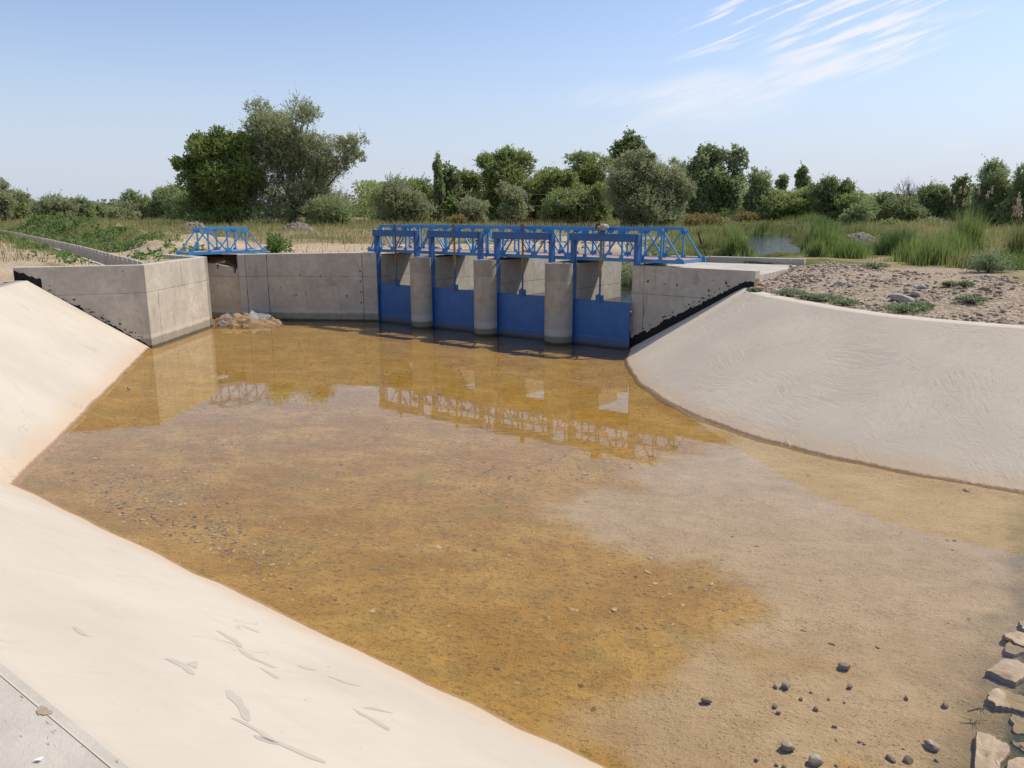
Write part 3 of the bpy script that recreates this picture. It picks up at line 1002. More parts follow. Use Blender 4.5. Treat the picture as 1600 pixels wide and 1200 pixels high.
def bed_mat():
    m, nt = material('canal bed mud')
    p = pos(nt)
    s_ = nt.n('ShaderNodeAttribute', attribute_name='sand').outputs['Fac']
    r_ = nt.n('ShaderNodeAttribute', attribute_name='deep').outputs['Fac']
    q = nt.mapping(p, rot=(0, 0, R(15)), scale=(1, 1.5, 1))
    n1 = nt.noise(q, .7, 6, .65, .4); n2 = nt.noise(q, 3.2, 6, .7, .3); n3 = nt.noise(q, 13, 5, .75); n4 = nt.noise(p, 45, 4, .75)
    alg = nt.mix(nt.ramp(n1, .33, .68), (.48, .275, .058), (.62, .40, .115))
    alg = nt.mix(nt.ramp(n2, .42, .68, 0, .55), alg, (.34, .215, .065))
    grn = nt.ramp(nt.noise(nt.mapping(p, loc=(4, 4, 0)), .9, 5, .7), .5, .68, 0, .65)
    alg = nt.mix(grn, alg, (.37, .28, .085))
    alg = nt.mix(nt.ramp(n3, .53, .62, 0, .65), alg, (.20, .125, .04))
    snd = nt.mix(nt.ramp(n1, .3, .7), (.54, .41, .26), (.64, .505, .34))
    snd = nt.mix(nt.ramp(n2, .4, .75, 0, .4), snd, (.40, .27, .13))
    snd = nt.mix(nt.ramp(n3, .58, .66, 0, .5), snd, (.27, .185, .09))
    c = nt.mix(s_, alg, snd)
    c = nt.mix(nt.math('MULTIPLY', nt.ramp(n4, .55, .66, 0, .85), nt.ramp(nt.noise(q, 1.7, 5, .7), .42, .62, .15, 1)), c, (.12, .075, .028))
    vb = nt.n('ShaderNodeTexVoronoi', {'Vector': nt.mapping(p, scale=(1, 1.8, 1)), 'Scale': 16.0}, feature='F1').outputs['Distance']
    c = nt.mix(nt.math('MULTIPLY', nt.ramp(vb, .24, .10, 0, .8), nt.ramp(n2, .42, .55)), c, (.12, .075, .025))
    c = nt.mix(nt.ramp(n4, .36, .26, 0, .4), c, (.55, .42, .22))
    deep = nt.mix(nt.ramp(nt.noise(p, 5, 5, .6), .35, .65), (.03, .05, .028), (.12, .13, .045))
    c = nt.mix(r_, c, deep)
    h = nt.math('ADD', nt.math('MULTIPLY', n3, .6), nt.math('ADD', nt.math('MULTIPLY', n4, .35), nt.math('MULTIPLY', n2, .6)))
    finish(nt, c, .95, h, 1.0, .05, .1)
    return m


M_BED = bed_mat()
bed = mesh_np('canal_bed', P3, quads=remap[qs], mat=M_BED, smooth=True, attrs={'sand': ('POINT', w_bs.ravel()[used]), 'deep': ('POINT', rip_c.ravel()[used])})
if bed.data.polygons[0].normal.z < 0: bed.data.flip_normals()
tag(bed, kind='structure')
# downstream and upstream bed outside the detailed area
o = MB()
o.prism([tuple(TC + D2 * 8 - N2 * -1), tuple(T2 + N2 * 1), tuple(RT[-1] - N2 * 1), (16, 3)], -1.0, -.6)
o.prism([st(-22.0, 20.9), st(-10.2, 20.9), st(-10.2, 26.5), st(-22.0, 26.5)], -.6, .3)
tag(o.build('channel_floor', M_BED), kind='structure')


def water_mat(name, tint, ripple, sc, dist):
    m, nt = material(name)
    p = pos(nt)
    n = nt.noise(nt.mapping(p, scale=(1, 2.2, 1)), sc, 3, .5)
    b = nt.n('ShaderNodeBump', {'Height': n, 'Strength': ripple, 'Distance': dist}).outputs[0]
    fr = nt.n('ShaderNodeFresnel', {'IOR': 1.333, 'Normal': b}).outputs[0]
    tr = nt.n('ShaderNodeBsdfTransparent', {'Color': tint})
    gl = nt.n('ShaderNodeBsdfGlossy', {'Color': (1, 1, 1), 'Roughness': 0.0, 'Normal': b})
    mx = nt.n('ShaderNodeMixShader', {0: fr, 1: tr.outputs[0], 2: gl.outputs[0]})
    nt.n('ShaderNodeOutputMaterial', {'Surface': mx.outputs[0]})
    return m


M_WATER = water_mat('still canal water', (.965, .935, .86), .10, 1.6, .010)
M_RIVER = water_mat('river water', (.22, .26, .2), .7, 3.2, .06)
wp = [tuple(TC + N2 * 1.2 + N1 * .8), tuple(T1 + N1 * .6), tuple(LC + np.array([-.1, .1])), tuple(LB + np.array([-.1, .1])), tuple(STUB), tuple(AB0 + np.array([-.1, .15])), tuple(AB1 + np.array([0, .15])),
      tuple(AB2 + np.array([0, .1])), st(-10.7, 20.75)] + [tuple(p + np.array([.35, .2])) for p in RT] + [tuple(T2 + N2 * .4)]
wo = mesh_py('water', [(p[0], p[1], 0) for p in wp], [tuple(range(len(wp)))], M_WATER)
if wo.data.polygons[0].normal.z < 0: wo.data.flip_normals()
tag(wo, kind='structure')
rv = []
qs = []
RP = densify(RIVER, 1.5)[:]
RP = [p for p in RP]
# left and right edge of the river sheet
line = []
for i in range(len(RIVER) - 1):
    a = np.array(RIVER[i], float); b = np.array(RIVER[i + 1], float)
    for k in range(6): line.append((a + (b - a) * k / 6, RW_[i] + (RW_[i + 1] - RW_[i]) * k / 6))
pl = [l[0] for l in line]
for i, (p, w) in enumerate(line):
    t = pl[min(i + 1, len(pl) - 1)] - pl[max(i - 1, 0)]; t /= np.linalg.norm(t)
    nn = np.array([-t[1], t[0]]) * (w + 1.6)
    rv += [(*(p + nn), ZR2), (*(p - nn), ZR2)]
    if i: qs.append((2 * i - 2, 2 * i - 1, 2 * i + 1, 2 * i))
ro = mesh_np('river', rv, quads=qs, mat=M_RIVER)
if ro.data.polygons[0].normal.z < 0: ro.data.flip_normals()
tag(ro, kind='structure')
po = MB()
po.add([(*st(-21.3, 26.49), ZRIV), (*st(-10.8, 26.49), ZRIV), (13, 31, ZRIV), (11, 35.5, ZRIV), (3, 37.5, ZRIV), (-6, 33, ZRIV)], [(0, 1, 2, 3, 4, 5)])
po.add([(*st(-21.3, 20.8), ZRIV - .004), (*st(-10.8, 20.8), ZRIV - .004), (*st(-10.8, 26.5), ZRIV - .004), (*st(-21.3, 26.5), ZRIV - .004)], [(0, 1, 2, 3)])
tag(po.build('upstream_water', M_RIVER), kind='structure')

# ------------------------------------------------------------------ walls
def wall(name, line, thick, top, mat=M_WALL, bottom=-.6, label=None, cat='wall', side=1, bevel=.012):
    """line of plan points (the visible face), thickness to the side"""
    line = [np.array(p, float) for p in line]
    back = []
    for i, p in enumerate(line):
        def nrm(a, b):
            t = (b - a) / np.linalg.norm(b - a)
            return np.array([-t[1], t[0]]) * side * thick
        if i == 0: back.append(p + nrm(line[0], line[1]))
        elif i == len(line) - 1: back.append(p + nrm(line[-2], line[-1]))
        else:
            n1_, n2_ = nrm(line[i - 1], p), nrm(p, line[i + 1])
            back.append(isect(line[i - 1] + n1_, p - line[i - 1], p + n2_, line[i + 1] - p))
    tops = top if isinstance(top, list) else [top] * len(line)
    mb = MB()
    n = len(line)
    vs = []
    for l, b, z in zip(line, back, tops):
        vs += [(*l, bottom), (*b, bottom), (*b, z), (*l, z)]
    fs = [(0, 3, 2, 1), (4 * n - 4, 4 * n - 3, 4 * n - 2, 4 * n - 1)]
    for i in range(n - 1):
        k = 4 * i
        fs += [(k, k + 4, k + 7, k + 3), (k + 3, k + 7, k + 6, k + 2), (k + 2, k + 6, k + 5, k + 1), (k + 1, k + 5, k + 4, k)]
    mb.add(vs, fs)
    o = mb.build(name, mat, bevel=bevel)
    bm = bmesh.new(); bm.from_mesh(o.data); bmesh.ops.recalc_face_normals(bm, faces=bm.faces); bm.to_mesh(o.data); bm.free()
    if label: tag(o, label, cat)
    return o


M_DARKJ = simple('open joint', (.05, .042, .035), (.09, .075, .06), 9, .95, .5, .01, .05)
M_REPAIR = simple('repair mortar', (.33, .29, .24), (.44, .39, .32), 9, .95, .6, .01, .1)


def joint(parent, p, n, z0, z1, w=.012, mat=M_DARKJ):
    """vertical casting joint on a wall face"""
    p = np.array(p); n = np.array(n) / np.linalg.norm(n); t = np.array([-n[1], n[0]])
    vs = []; fs = []
    rr = random.Random(int(abs(p[0] * 997 + p[1] * 31)))
    K = 14
    for k in range(K + 1):
        z = z0 + (z1 - z0) * k / K
        o = (rr.random() - .5) * .012; ww = w * (.6 + .8 * rr.random())
        for s_ in (-1, 1):
            q = p + n * .003 + t * (o + s_ * ww / 2)
            vs.append((*q, z))
        if k: fs.append((2 * k - 2, 2 * k - 1, 2 * k + 1, 2 * k))
    mesh_py('joint', vs, fs, mat, parent)


lw_obj = wall('wing_wall', [LW, LC, LB], .30, WT, label='bright L-shaped concrete wing wall at the left bank, its right face sunlit', side=1)
fn = np.array([.999, -.03])
joint(lw_obj, LC + (LB - LC) * .16, fn, 0, 1.65)
joint(lw_obj, LC + (LB - LC) * .55, fn, 1.68, 2.47)
# bitumen on the left wing wall, thin along the lining and thick at its end
ln = -lw_n
dlw = (LC - LW) / np.linalg.norm(LC - LW)


def wall_pt(s, z, o, d, n, lift=.004):
    q = np.array(o) + np.array(d) * s + np.array(n) * lift
    return (q[0], q[1], z)


def tar_band(parent, o, d, n, length, zb, zt, step=.028, seed=0, name='bitumen_coating'):
    rr = random.Random(seed)
    vs = []; fs = []
    K = int(length / step)
    w = 0
    for k in range(K + 1):
        s = length * k / K
        w = w * .6 + (rr.random() - .5) * .8
        a, b = zb(s), zt(s)
        j = .045 * w + .05 * fbm(s * 9, seed, 0, 1, 4)
        vs += [wall_pt(s, a, o, d, n), wall_pt(s, max(a + .001, b + j), o, d, n)]
        if k: fs.append((2 * k - 2, 2 * k - 1, 2 * k + 1, 2 * k))
    return mesh_py(name, vs, fs, M_TAR, parent)


L_LW = np.linalg.norm(LC - LW)
s_c1 = np.linalg.norm(C1 - LW)
liml = lambda s: ZC if s < s_c1 else ZC * (1 - (s - s_c1) / (L_LW - s_c1))
tar_band(lw_obj, LW, dlw, ln, s_c1 + .35, lambda s: liml(s) - .05, lambda s: 2.44 - s * .48 if s < .7 else liml(s) + .06, seed=4)
tar_band(lw_obj, LW, dlw, ln, L_LW - .1, lambda s: liml(s) - .08, lambda s: liml(s) + .10 * max(-.05, fbm(s * 2.3, 0, 0, 1, 3)), .035, seed=9)
for k in range(26):
    s = random.uniform(.8, L_LW - .15); z = liml(s) + .06 + random.random() ** 2 * .16
    w, h = random.uniform(.015, .06), random.uniform(.01, .03)
    mesh_py('tar_splash', [wall_pt(s - w, z, LW, dlw, ln), wall_pt(s, z - h, LW, dlw, ln), wall_pt(s + w, z - h * .2, LW, dlw, ln), wall_pt(s + w * .4, z + h, LW, dlw, ln), wall_pt(s - w * .6, z + h * .8, LW, dlw, ln)], [(0, 1, 2, 3, 4)], M_TAR, lw_obj)

stub_o = wall('bridge_abutment', [LB + np.array([-.03, .31]), STUB], .42, WT - .003, label='low grey abutment wall carrying the left end of the small blue footbridge', side=1)
ab_o = wall('retaining_wall', [AB0, AB1, AB2], .45, [2.5, 2.505, 2.58], label='long shaded concrete retaining wall between the small footbridge and the first sluice gate', side=1)
abn = np.array([-(AB2 - AB1)[1], (AB2 - AB1)[0]]); abn /= np.linalg.norm(abn)
abn = -abn if abn[1] > 0 else abn
joint(ab_o, AB1 + (AB2 - AB1) * .005, abn, .2, 2.5, .02)
joint(ab_o, AB1 + (AB2 - AB1) * .865, abn, 0, 2.5, .02)
a0n = np.array([-(AB1 - AB0)[1], (AB1 - AB0)[0]]); a0n /= np.linalg.norm(a0n); a0n = -a0n if a0n[1] > 0 else a0n
joint(ab_o, AB0 + (AB1 - AB0) * .25, a0n, .2, 2.5, .014)


def wall_stain(parent, o, d, n, s, z, w, h, seed, mat, lift=.003, name='stain'):
    rr = random.Random(seed)
    vs = []
    ph_ = [rr.uniform(0, 6.28) for _ in range(4)]
    for k in range(26):
        a = 2 * math.pi * k / 26
        q = .85 + .18 * math.sin(2 * a + ph_[0]) + .13 * math.sin(3 * a + ph_[1]) + .09 * math.sin(5 * a + ph_[2]) + .07 * math.sin(7 * a + ph_[3])
        vs.append(wall_pt(s + math.cos(a) * w * q * (1 if math.sin(a) < 0 else .45), z + math.sin(a) * h * q, o, d, n, lift))
    return mesh_py(name, vs, [tuple(range(26))], mat, parent)


dab = (AB2 - AB1) / np.linalg.norm(AB2 - AB1)
wall_stain(ab_o, AB1, dab, abn, 2.5, 1.55, .26, .26, 5, M_REPAIR)
da0 = (AB1 - AB0) / np.linalg.norm(AB1 - AB0)
wall_stain(ab_o, AB0, da0, a0n, .62, 1.9, .10, .45, 8, M_REPAIR)
for s, z, w, h in [(.5, 1.25, .05, .02), (1.1, .95, .04, .05), (1.5, 1.0, .03, .03), (1.3, 1.75, .03, .04), (3.1, .95, .04, .06), (2.1, 1.7, .03, .03), (3.65, 1.9, .04, .05), (3.65, 1.5, .04, .05), (3.65, 1.1, .04, .05), (3.65, .7, .04, .05)]:
    wall_stain(ab_o, AB1, dab, abn, s, z, w, h, int(s * 100 + z * 10), M_DARKJ, name='tie_mark')

rw_o = wall('wing_wall', [RW0, RW1], .30, WT, label='shaded concrete wing wall right of the gates with a black tarred lower edge', side=1 if NRW @ np.array([-DRW[1], DRW[0]]) > 0 else -1)
L_RW = np.linalg.norm(RW1 - RW0)
L_rc = np.linalg.norm(r_c0[:2] - RW0)
limr = lambda s: min(ZR * s / L_rc, ZR) if s < L_rc else ZR + .0
tar_band(rw_o, RW0, DRW, -NRW, L_RW - .02, lambda s: max(-.1, limr(s) - .12), lambda s: limr(s) + (.27 if s < .4 else .27 - .03 * s) + .05 * fbm(s * 2, 1, 0, 1, 3), seed=2)
for s, z, w, h in [(.55, 2.05, .05, .05), (.45, 1.2, .01, .3), (1.5, 2.0, .05, .035), (2.5, 1.9, .05, .04), (1.1, 2.0, .04, .02), (3.0, 2.15, .05, .06)]:
    wall_stain(rw_o, RW0, DRW, -NRW, s, z, w, h, int(s * 100), M_DARKJ, name='tie_mark')
wall_stain(rw_o, RW0, DRW, -NRW, 2.1, 2.22, .15, .2, 77, M_REPAIR)
joint(rw_o, RW0 + DRW * .42, -NRW, .0, 2.5, .01)
# rusty end of the right wing wall
mb = MB()
e0 = RW1 + DRW * .004
t_in = NRW
mb.add([(*(e0 + t_in * .0), ZR - .1), (*(e0 + t_in * .3), ZR - .1), (*(e0 + t_in * .3), 2.28), (*(e0 + t_in * .02), 2.30)], [(0, 1, 2, 3)])
mb.build('rust_stain', M_SOIL, rw_o)

# piers between the gates
GATES = [(-21.31, -19.40), (-18.57, -16.47), (-15.65, -13.58), (-12.66, -10.76)]
GT = 20.70
plabels = ['round nosed concrete pier between the first and second sluice gates from the left', 'round nosed concrete pier between the two middle sluice gates',
           'round nosed concrete pier between the third and fourth sluice gates from the left']
for i in range(3):
    s0, s1 = GATES[i][1], GATES[i + 1][0]
    c = (s0 + s1) / 2; r = (s1 - s0) / 2
    poly = [st(c + r * math.cos(a), 20.52 + r * math.sin(a) * .95) for a in np.linspace(math.pi, 2 * math.pi, 25)]
    poly += [st(s1, 23.75), st(s0, 23.75)]
    mb = MB(); mb.prism(poly, -.5, WT - .01)
    o = mb.build('pier', M_PIER, bevel=.01)
    tag(o, plabels[i], 'pier', 'piers between the sluice gates')
    # the flank is board-marked and pale
    mb = MB()
    for sgn, sx in ((1, s1), (-1, s0)):
        mb.add([(*st(sx + sgn * .004, 20.78), -.4), (*st(sx + sgn * .004, 23.74), -.4), (*st(sx + sgn * .004, 23.74), WT - .02), (*st(sx + sgn * .004, 20.78), WT - .02)], [(0, 1, 2, 3) if sgn > 0 else (3, 2, 1, 0)])
    mb.build('flank', M_WALL, o)
# left passage side (its sunlit face shows through the first gate)
tag(wall('passage_wall', [st(-21.31, 20.74), st(-21.31, 23.75)], .4, WT - .006, side=1), 'sunlit concrete side wall seen through the leftmost sluice gate', 'wall')
wall('passage_wall', [st(-10.74, 23.75), st(-10.74, 20.9)], .35, WT - .006, side=1, label='concrete side wall hidden behind the rightmost sluice gate, under the footbridge end')

# platform right of the gates
plat = empty('platform', (*st(-9, 22.5), 2.2))


def child(o, par):
    o.parent = par
    o.matrix_parent_inverse = par.matrix_world.inverted()
    o.location = Vector(o.location) - Vector(par.location) if False else o.location
    return o


plat.location = (0, 0, 0)
mb = MB(); mb.prism([tuple(q0), tuple(q1), tuple(pA), tuple(pB), pC, pD], 1.7, [2.40, 2.40, 2.36, 2.36, 2.40, 2.42])
mb.build('slab', M_SLAB, plat, bevel=.01)
kd = (np.array(pB) - np.array(at_z(1107, 407.5, 2.4)[:2]))
k0 = np.array(at_z(1107, 408, 2.4)[:2]); kd = pB - k0; kd /= np.linalg.norm(kd); kn = np.array([-kd[1], kd[0]])
mb = MB(); mb.prism([tuple(k0), tuple(pB + kd * .02), tuple(pB + kd * .02 + kn * .3), tuple(k0 + kn * .3)], 2.0, 2.56)
mb.build('kerb', M_WALL, plat, bevel=.01)
mb = MB(); mb.prism([tuple(k0 - kd * 1.4), tuple(k0 - kd * .004), tuple(k0 + kn * .3 - kd * .004), tuple(k0 - kd * 1.4 + kn * .3)], 2.0, 2.54)
mb.build('kerb', M_SLAB, plat, bevel=.01)
tag(plat, 'pale concrete platform with a low kerb right of the long blue footbridge', 'platform')
mb = MB()
a = at_z(1262, 424, 2.25)[:2]; b = at_z(1312, 417, 2.25)[:2]
mb.prism([tuple(a), tuple(a + np.array([.6, -.05])), tuple(b + np.array([.5, .1])), tuple(b)], 1.9, 2.30)
tag(mb.build('concrete_slab', M_SLAB, bevel=.01), 'small pale concrete strip on the gravel in front of the reeds', 'slab')

# ------------------------------------------------------------------ sluice gates
def P(s, t, z): return (*st(s, t), z)


gl = ['leftmost blue sluice gate with a short rusty spindle and no lump on top', 'second blue sluice gate from the left between the first two round piers',
      'third blue sluice gate from the left between the second and third round piers', 'rightmost blue sluice gate, its screw wrapped in a big pale rag lump at the top']
GTOPS = [1.42, 1.41, 1.40, 1.39]
for i, (s0, s1) in enumerate(GATES):
    g = empty('sluice_gate', (0, 0, 0))
    tag(g, gl[i], 'sluice gate', 'row of blue sluice gates')
    tp = GTOPS[i]
    mb = MB()
    s1p = s1 - .01 if i < 3 else s1 + .06
    mb.prism([st(s0 + .01, GT), st(s1p, GT), st(s1p, GT + .05), st(s0 + .01, GT + .05)], -.3, tp)
    mb.build('gate_panel', M_GATE, g, bevel=.004)
    mb = MB()
    for z in (tp - .03,):
        mb.prism([st(s0 + .02, GT + .052), st(s1 - .02, GT + .052), st(s1 - .02, GT + .12), st(s0 + .02, GT + .12)], z - .05, z)
    mb.build('stiffener', M_GATE, g)
    for pi_, (sx, w) in enumerate(((s0 - .05, .125), (s1 + .06, .125))):
        mb = MB()   # channel section post
        zb_ = 0.0
        if i == 3 and pi_ == 1: zb_, sx = 2.51, s1 + .24
        mb.prism([st(sx - w / 2, GT - .10), st(sx + w / 2, GT - .10), st(sx + w / 2, GT - .085), st(sx - w / 2, GT - .085)], zb_, 3.40)
        mb.prism([st(sx - w / 2, GT - .084), st(sx - w / 2 + .012, GT - .084), st(sx - w / 2 + .012, GT + .09), st(sx - w / 2, GT + .09)], zb_, 3.40)
        mb.prism([st(sx + w / 2 - .012, GT - .084), st(sx + w / 2, GT - .084), st(sx + w / 2, GT + .09), st(sx + w / 2 - .012, GT + .09)], zb_, 3.40)
        mb.build('post', M_FRAME, g)
    bl, br = s0 - .16, s1 + (.05 if i < 3 else .24)
    mb = MB()
    mb.prism([st(bl, GT - .13), st(br, GT - .13), st(br, GT - .115), st(bl, GT - .115)], 3.20, 3.405)
    mb.prism([st(bl, GT - .14), st(br, GT - .14), st(br, GT + .09), st(bl, GT + .09)], 3.406, 3.418)
    mb.prism([st(bl, GT - .114), st(br, GT - .114), st(br, GT + .09), st(bl, GT + .09)], 3.19, 3.199)
    mb.build('crossbeam', M_FRAME, g, bevel=.002)
    c = (s0 + s1) / 2 - .03
    mb = MB(); mb.tube([P(c, GT - .02, 2.15), P(c, GT - .02, tp + .05)], .030, 10)
    rod = mb.build('spindle', M_FRAME, g, smooth=False)
    mb = MB(); mb.tube([P(c, GT - .02, 3.19), P(c, GT - .02, 2.16)], .036, 10)
    mb.tube([P(c, GT - .02, 2.30), P(c, GT - .02, 2.10)], .042, 10)
    mb.build('sleeve', M_YEL if i != 0 else M_RUST, rod)
    mb = MB()
    mb.prism([st(c - .13, GT - .055), st(c + .13, GT - .055), st(c + .13, GT - .002), st(c - .13, GT - .002)], tp - .02, tp + .17)
    mb.prism([st(c - .035, GT - .08), st(c + .035, GT - .08), st(c + .035, GT - .056), st(c - .035, GT - .056)], tp - .04, tp + .22)
    mb.build('bracket', M_FRAME, g, bevel=.003)
    # screw nut and grease-caked head
    mb = MB()
    mb.tube([P(c, GT - .02, 3.42), P(c, GT - .02, 3.47)], .11, 12)
    mb.tube([P(c, GT - .02, 3.47), P(c, GT - .02, 3.56)], .055, 8)
    nut = mb.build('screw_nut', M_FRAME, g)
    bm = bmesh.new()
    bmesh.ops.create_icosphere(bm, subdivisions=3, radius=1)
    rs = [(.04, .04, .07), (.06, .06, .09), (.08, .07, .10), (.17, .12, .10)][i]
    for v in bm.verts:
        k = 1 + .5 * fbm(v.co.x * 2, v.co.y * 2, v.co.z * 2 + i * 7, 1, 3)
        v.co = Vector((v.co.x * rs[0] * k, v.co.y * rs[1] * k, v.co.z * rs[2] * k))
        v.co += Vector(P(c + (.06 if i == 3 else 0), GT - .02, 3.60))
    me = bpy.data.meshes.new('spindle_head'); bm.to_mesh(me); bm.free(); me.materials.append(M_RUST if i != 3 else M_STONE)
    o = bpy.data.objects.new('spindle_head', me); COL.objects.link(o); o.parent = g
    if i == 3: o['label'] = 'pale rag lump wrapped round the screw'
    if i == 3:
        mb = MB(); mb.tube([P(c - .05, GT - .05, 3.5), P(c - .1, GT - .07, 3.6), P(c - .12, GT - .05, 3.68), P(c - .05, GT - .02, 3.72)], [.05, .07, .06, .03], 8); mb.build('old_grease', M_DARKR, g)
    # small bolts under the beam
    mb = MB()
    mb.tube([P(s1 + .0, GT - .16, 3.12), P(s1 + .0, GT - .11, 3.12)], .022, 6)
    mb.build('bolt', M_DARKR, g)

# ------------------------------------------------------------------ truss footbridges
def bridge(label, A, B, width_vec, n, z0, z1, group='blue truss footbridges'):
    A = np.array(A, float); B = np.array(B, float); wv = np.array(width_vec, float)
    g = empty('footbridge')
    tag(g, label, 'footbridge', group)
    nrm3 = Vector((wv[0], wv[1], 0)).normalized()

    def node(side, k, top):
        p = A + (B - A) * k / n + wv * side
        return Vector((p[0], p[1], z1 - .05 if top else z0 + .06))
    d3 = Vector((B[0] - A[0], B[1] - A[1], 0)).normalized()
    for side in (0, 1):
        sg = -1 if side == 0 else 1
        mb = MB(); mb.beam(node(side, 0, 0) - d3 * .1, node(side, n, 0) + d3 * .1, .07, .11, (0, 0, 1)); mb.build('bottom_chord', M_BLUE, g, bevel=.003)
        mb = MB(); mb.beam(node(side, 1, 1) - d3 * .03, node(side, n - 1, 1) + d3 * .03, .075, .09, (0, 0, 1)); mb.build('top_chord', M_BLUE, g, bevel=.003)
        for k in range(1, n):
            mb = MB()
            a, b = node(side, k, 0), node(side, k, 1)
            mb.beam(a + Vector((0, 0, .05)), b - Vector((0, 0, .045)), .048, .048, d3)
            pt, pb = nrm3 * (.040 * sg), nrm3 * (.040 * sg)
            if k % 2 == 0:
                mb.beam(a + pb + Vector((0, 0, .11)) - d3 * .12, a + pb + Vector((0, 0, .11)) + d3 * .12, .010, .12, (0, 0, 1))
            else:
                mb.beam(a + pb + Vector((0, 0, .09)) - d3 * .07, a + pb + Vector((0, 0, .09)) + d3 * .07, .010, .08, (0, 0, 1))
                mb.beam(b + pt - Vector((0, 0, .10)) - d3 * .13, b + pt - Vector((0, 0, .10)) + d3 * .13, .010, .12, (0, 0, 1))
            if k % 2 == 0:
                mb.beam(b + pt - Vector((0, 0, .07)) - d3 * .09, b + pt - Vector((0, 0, .07)) + d3 * .09, .010, .07, (0, 0, 1))
            mb.build('vertical_post', M_BLUE, g)
        for k in range(n):
            a, b = (node(side, k, 0), node(side, k + 1, 1)) if k % 2 == 0 else (node(side, k, 1), node(side, k + 1, 0))
            dd = (b - a).normalized()
            a2, b2 = a + dd * .03, b - dd * .03
            off = nrm3 * (-.012 * sg)
            mb = MB(); mb.beam(a2 + off, b2 + off, .038, .042, nrm3.cross(dd)); mb.build('diagonal_brace', M_BLUE, g)
        # end plates
        for k, s_ in ((0, 1), (n, -1)):
            mb = MB()
            a = node(side, k, 0)
            mb.beam(a + nrm3 * .042 * sg + d3 * (s_ * .05 - .11) + Vector((0, 0, .02)), a + nrm3 * .042 * sg + d3 * (s_ * .05 + .11) + Vector((0, 0, .02)), .010, .15, (0, 0, 1))
            mb.build('end_plate', M_BLUE, g)
    # cross members and deck
    for k in range(0, n + 1, 2 if n > 6 else 1):
        a, b = node(0, k, 0), node(1, k, 0)
        mb = MB(); mb.beam(a + nrm3 * .04 - Vector((0, 0, .01)), b - nrm3 * .04 - Vector((0, 0, .01)), .06, .07, (0, 0, 1)); mb.build('cross_member', M_BLUE, g)
    a, b = node(0, 0, 0), node(0, n, 0); w3 = Vector((wv[0], wv[1], 0))
    mb = MB()
    q = [a + nrm3 * .045, b + nrm3 * .045, b + w3 - nrm3 * .045, a + w3 - nrm3 * .045]
    mb.prism([(v.x, v.y) for v in q], z0 + .092, z0 + .10)
    mb.build('deck', M_DECK, g)
    return g


bridge('long blue steel truss footbridge running behind the four sluice gates', st(-22.10, 21.02), st(-9.25, 20.98), V * 1.55, 20, 2.575, 3.60)
nl = at_z(296, 399, 2.5)[:2]; nr = at_z(413.5, 394.5, 2.5)[:2]; fl_ = at_z(281, 397.6, 2.5)[:2]
bridge('short blue steel truss footbridge over the small side channel on the left', nl, nr, np.array([-.66, .66]), 4, 2.50, 3.50)

# ------------------------------------------------------------------ flume (side channel of precast panels)
def flume(line, label, zt, n, other, lab_side):
    f = empty('flume_wall')
    tag(f, label, 'flume wall', 'walls of the precast concrete flume')
    ln = [np.array(p, float) for p in line]
    L = [0]
    for i in range(len(ln) - 1): L.append(L[-1] + np.linalg.norm(ln[i + 1] - ln[i]))
    def pt(s):
        for i in range(len(ln) - 1):
            if s <= L[i + 1] or i == len(ln) - 2:
                a = (s - L[i]) / (L[i + 1] - L[i]); return ln[i] + (ln[i + 1] - ln[i]) * a
    rr = random.Random(3)
    s = 0
    for k in range(n):
        w = 1.0
        a, b = pt(s + .012), pt(s + w - .012)
        t = (b - a) / np.linalg.norm(b - a); nn = np.array([-t[1], t[0]]) * lab_side
        dz = (rr.random() - .5) * .02
        mb = MB()
        # profile along the panel: V notch at each end
        prof = [(0, zt - .13), (.05, zt - .13), (.09, zt), (w - .114, zt), (w - .074, zt - .13), (w - .024, zt - .13)]
        vs = []
        m_ = len(prof)
        for off in (0, .10):
            for (q, z) in prof:
                p = a + t * q + nn * off; vs.append((*p, z + dz))
            for (q, z) in ((prof[-1][0], .9), (0, .9)):
                p = a + t * q + nn * (off if off else -.0); vs.append((*p, z))
        K = m_ + 2
        fs = [tuple(range(K)), tuple(range(K, 2 * K))[::-1]] + [(i, K + i, K + (i + 1) % K, (i + 1) % K) for i in range(K)]
        mb.add(vs, fs)
        o = mb.build('panel', M_WALLF, f)
        bm = bmesh.new(); bm.from_mesh(o.data); bmesh.ops.recalc_face_normals(bm, faces=bm.faces); bm.to_mesh(o.data); bm.free()
        s += w
    return f


M_WALLF = concrete_wall('precast flume concrete', (.56, .51, .43), joints=False, tide=False)
flume(FL_F, 'far notched wall of the precast flume running away to the left', 2.40, 80, None, 1)
flume(FL_N, 'near notched wall of the precast flume, half hidden by weeds', 2.34, 80, None, -1)
mb = MB()
for i in range(len(FL_F) - 1):
    mb.add([(*FL_F[i], 1.6), (*FL_F[i + 1], 1.6), (*FL_N[i + 1], 1.6), (*FL_N[i], 1.6)], [(0, 1, 2, 3)])
tag(mb.build('flume_floor', M_SOIL), kind='structure')
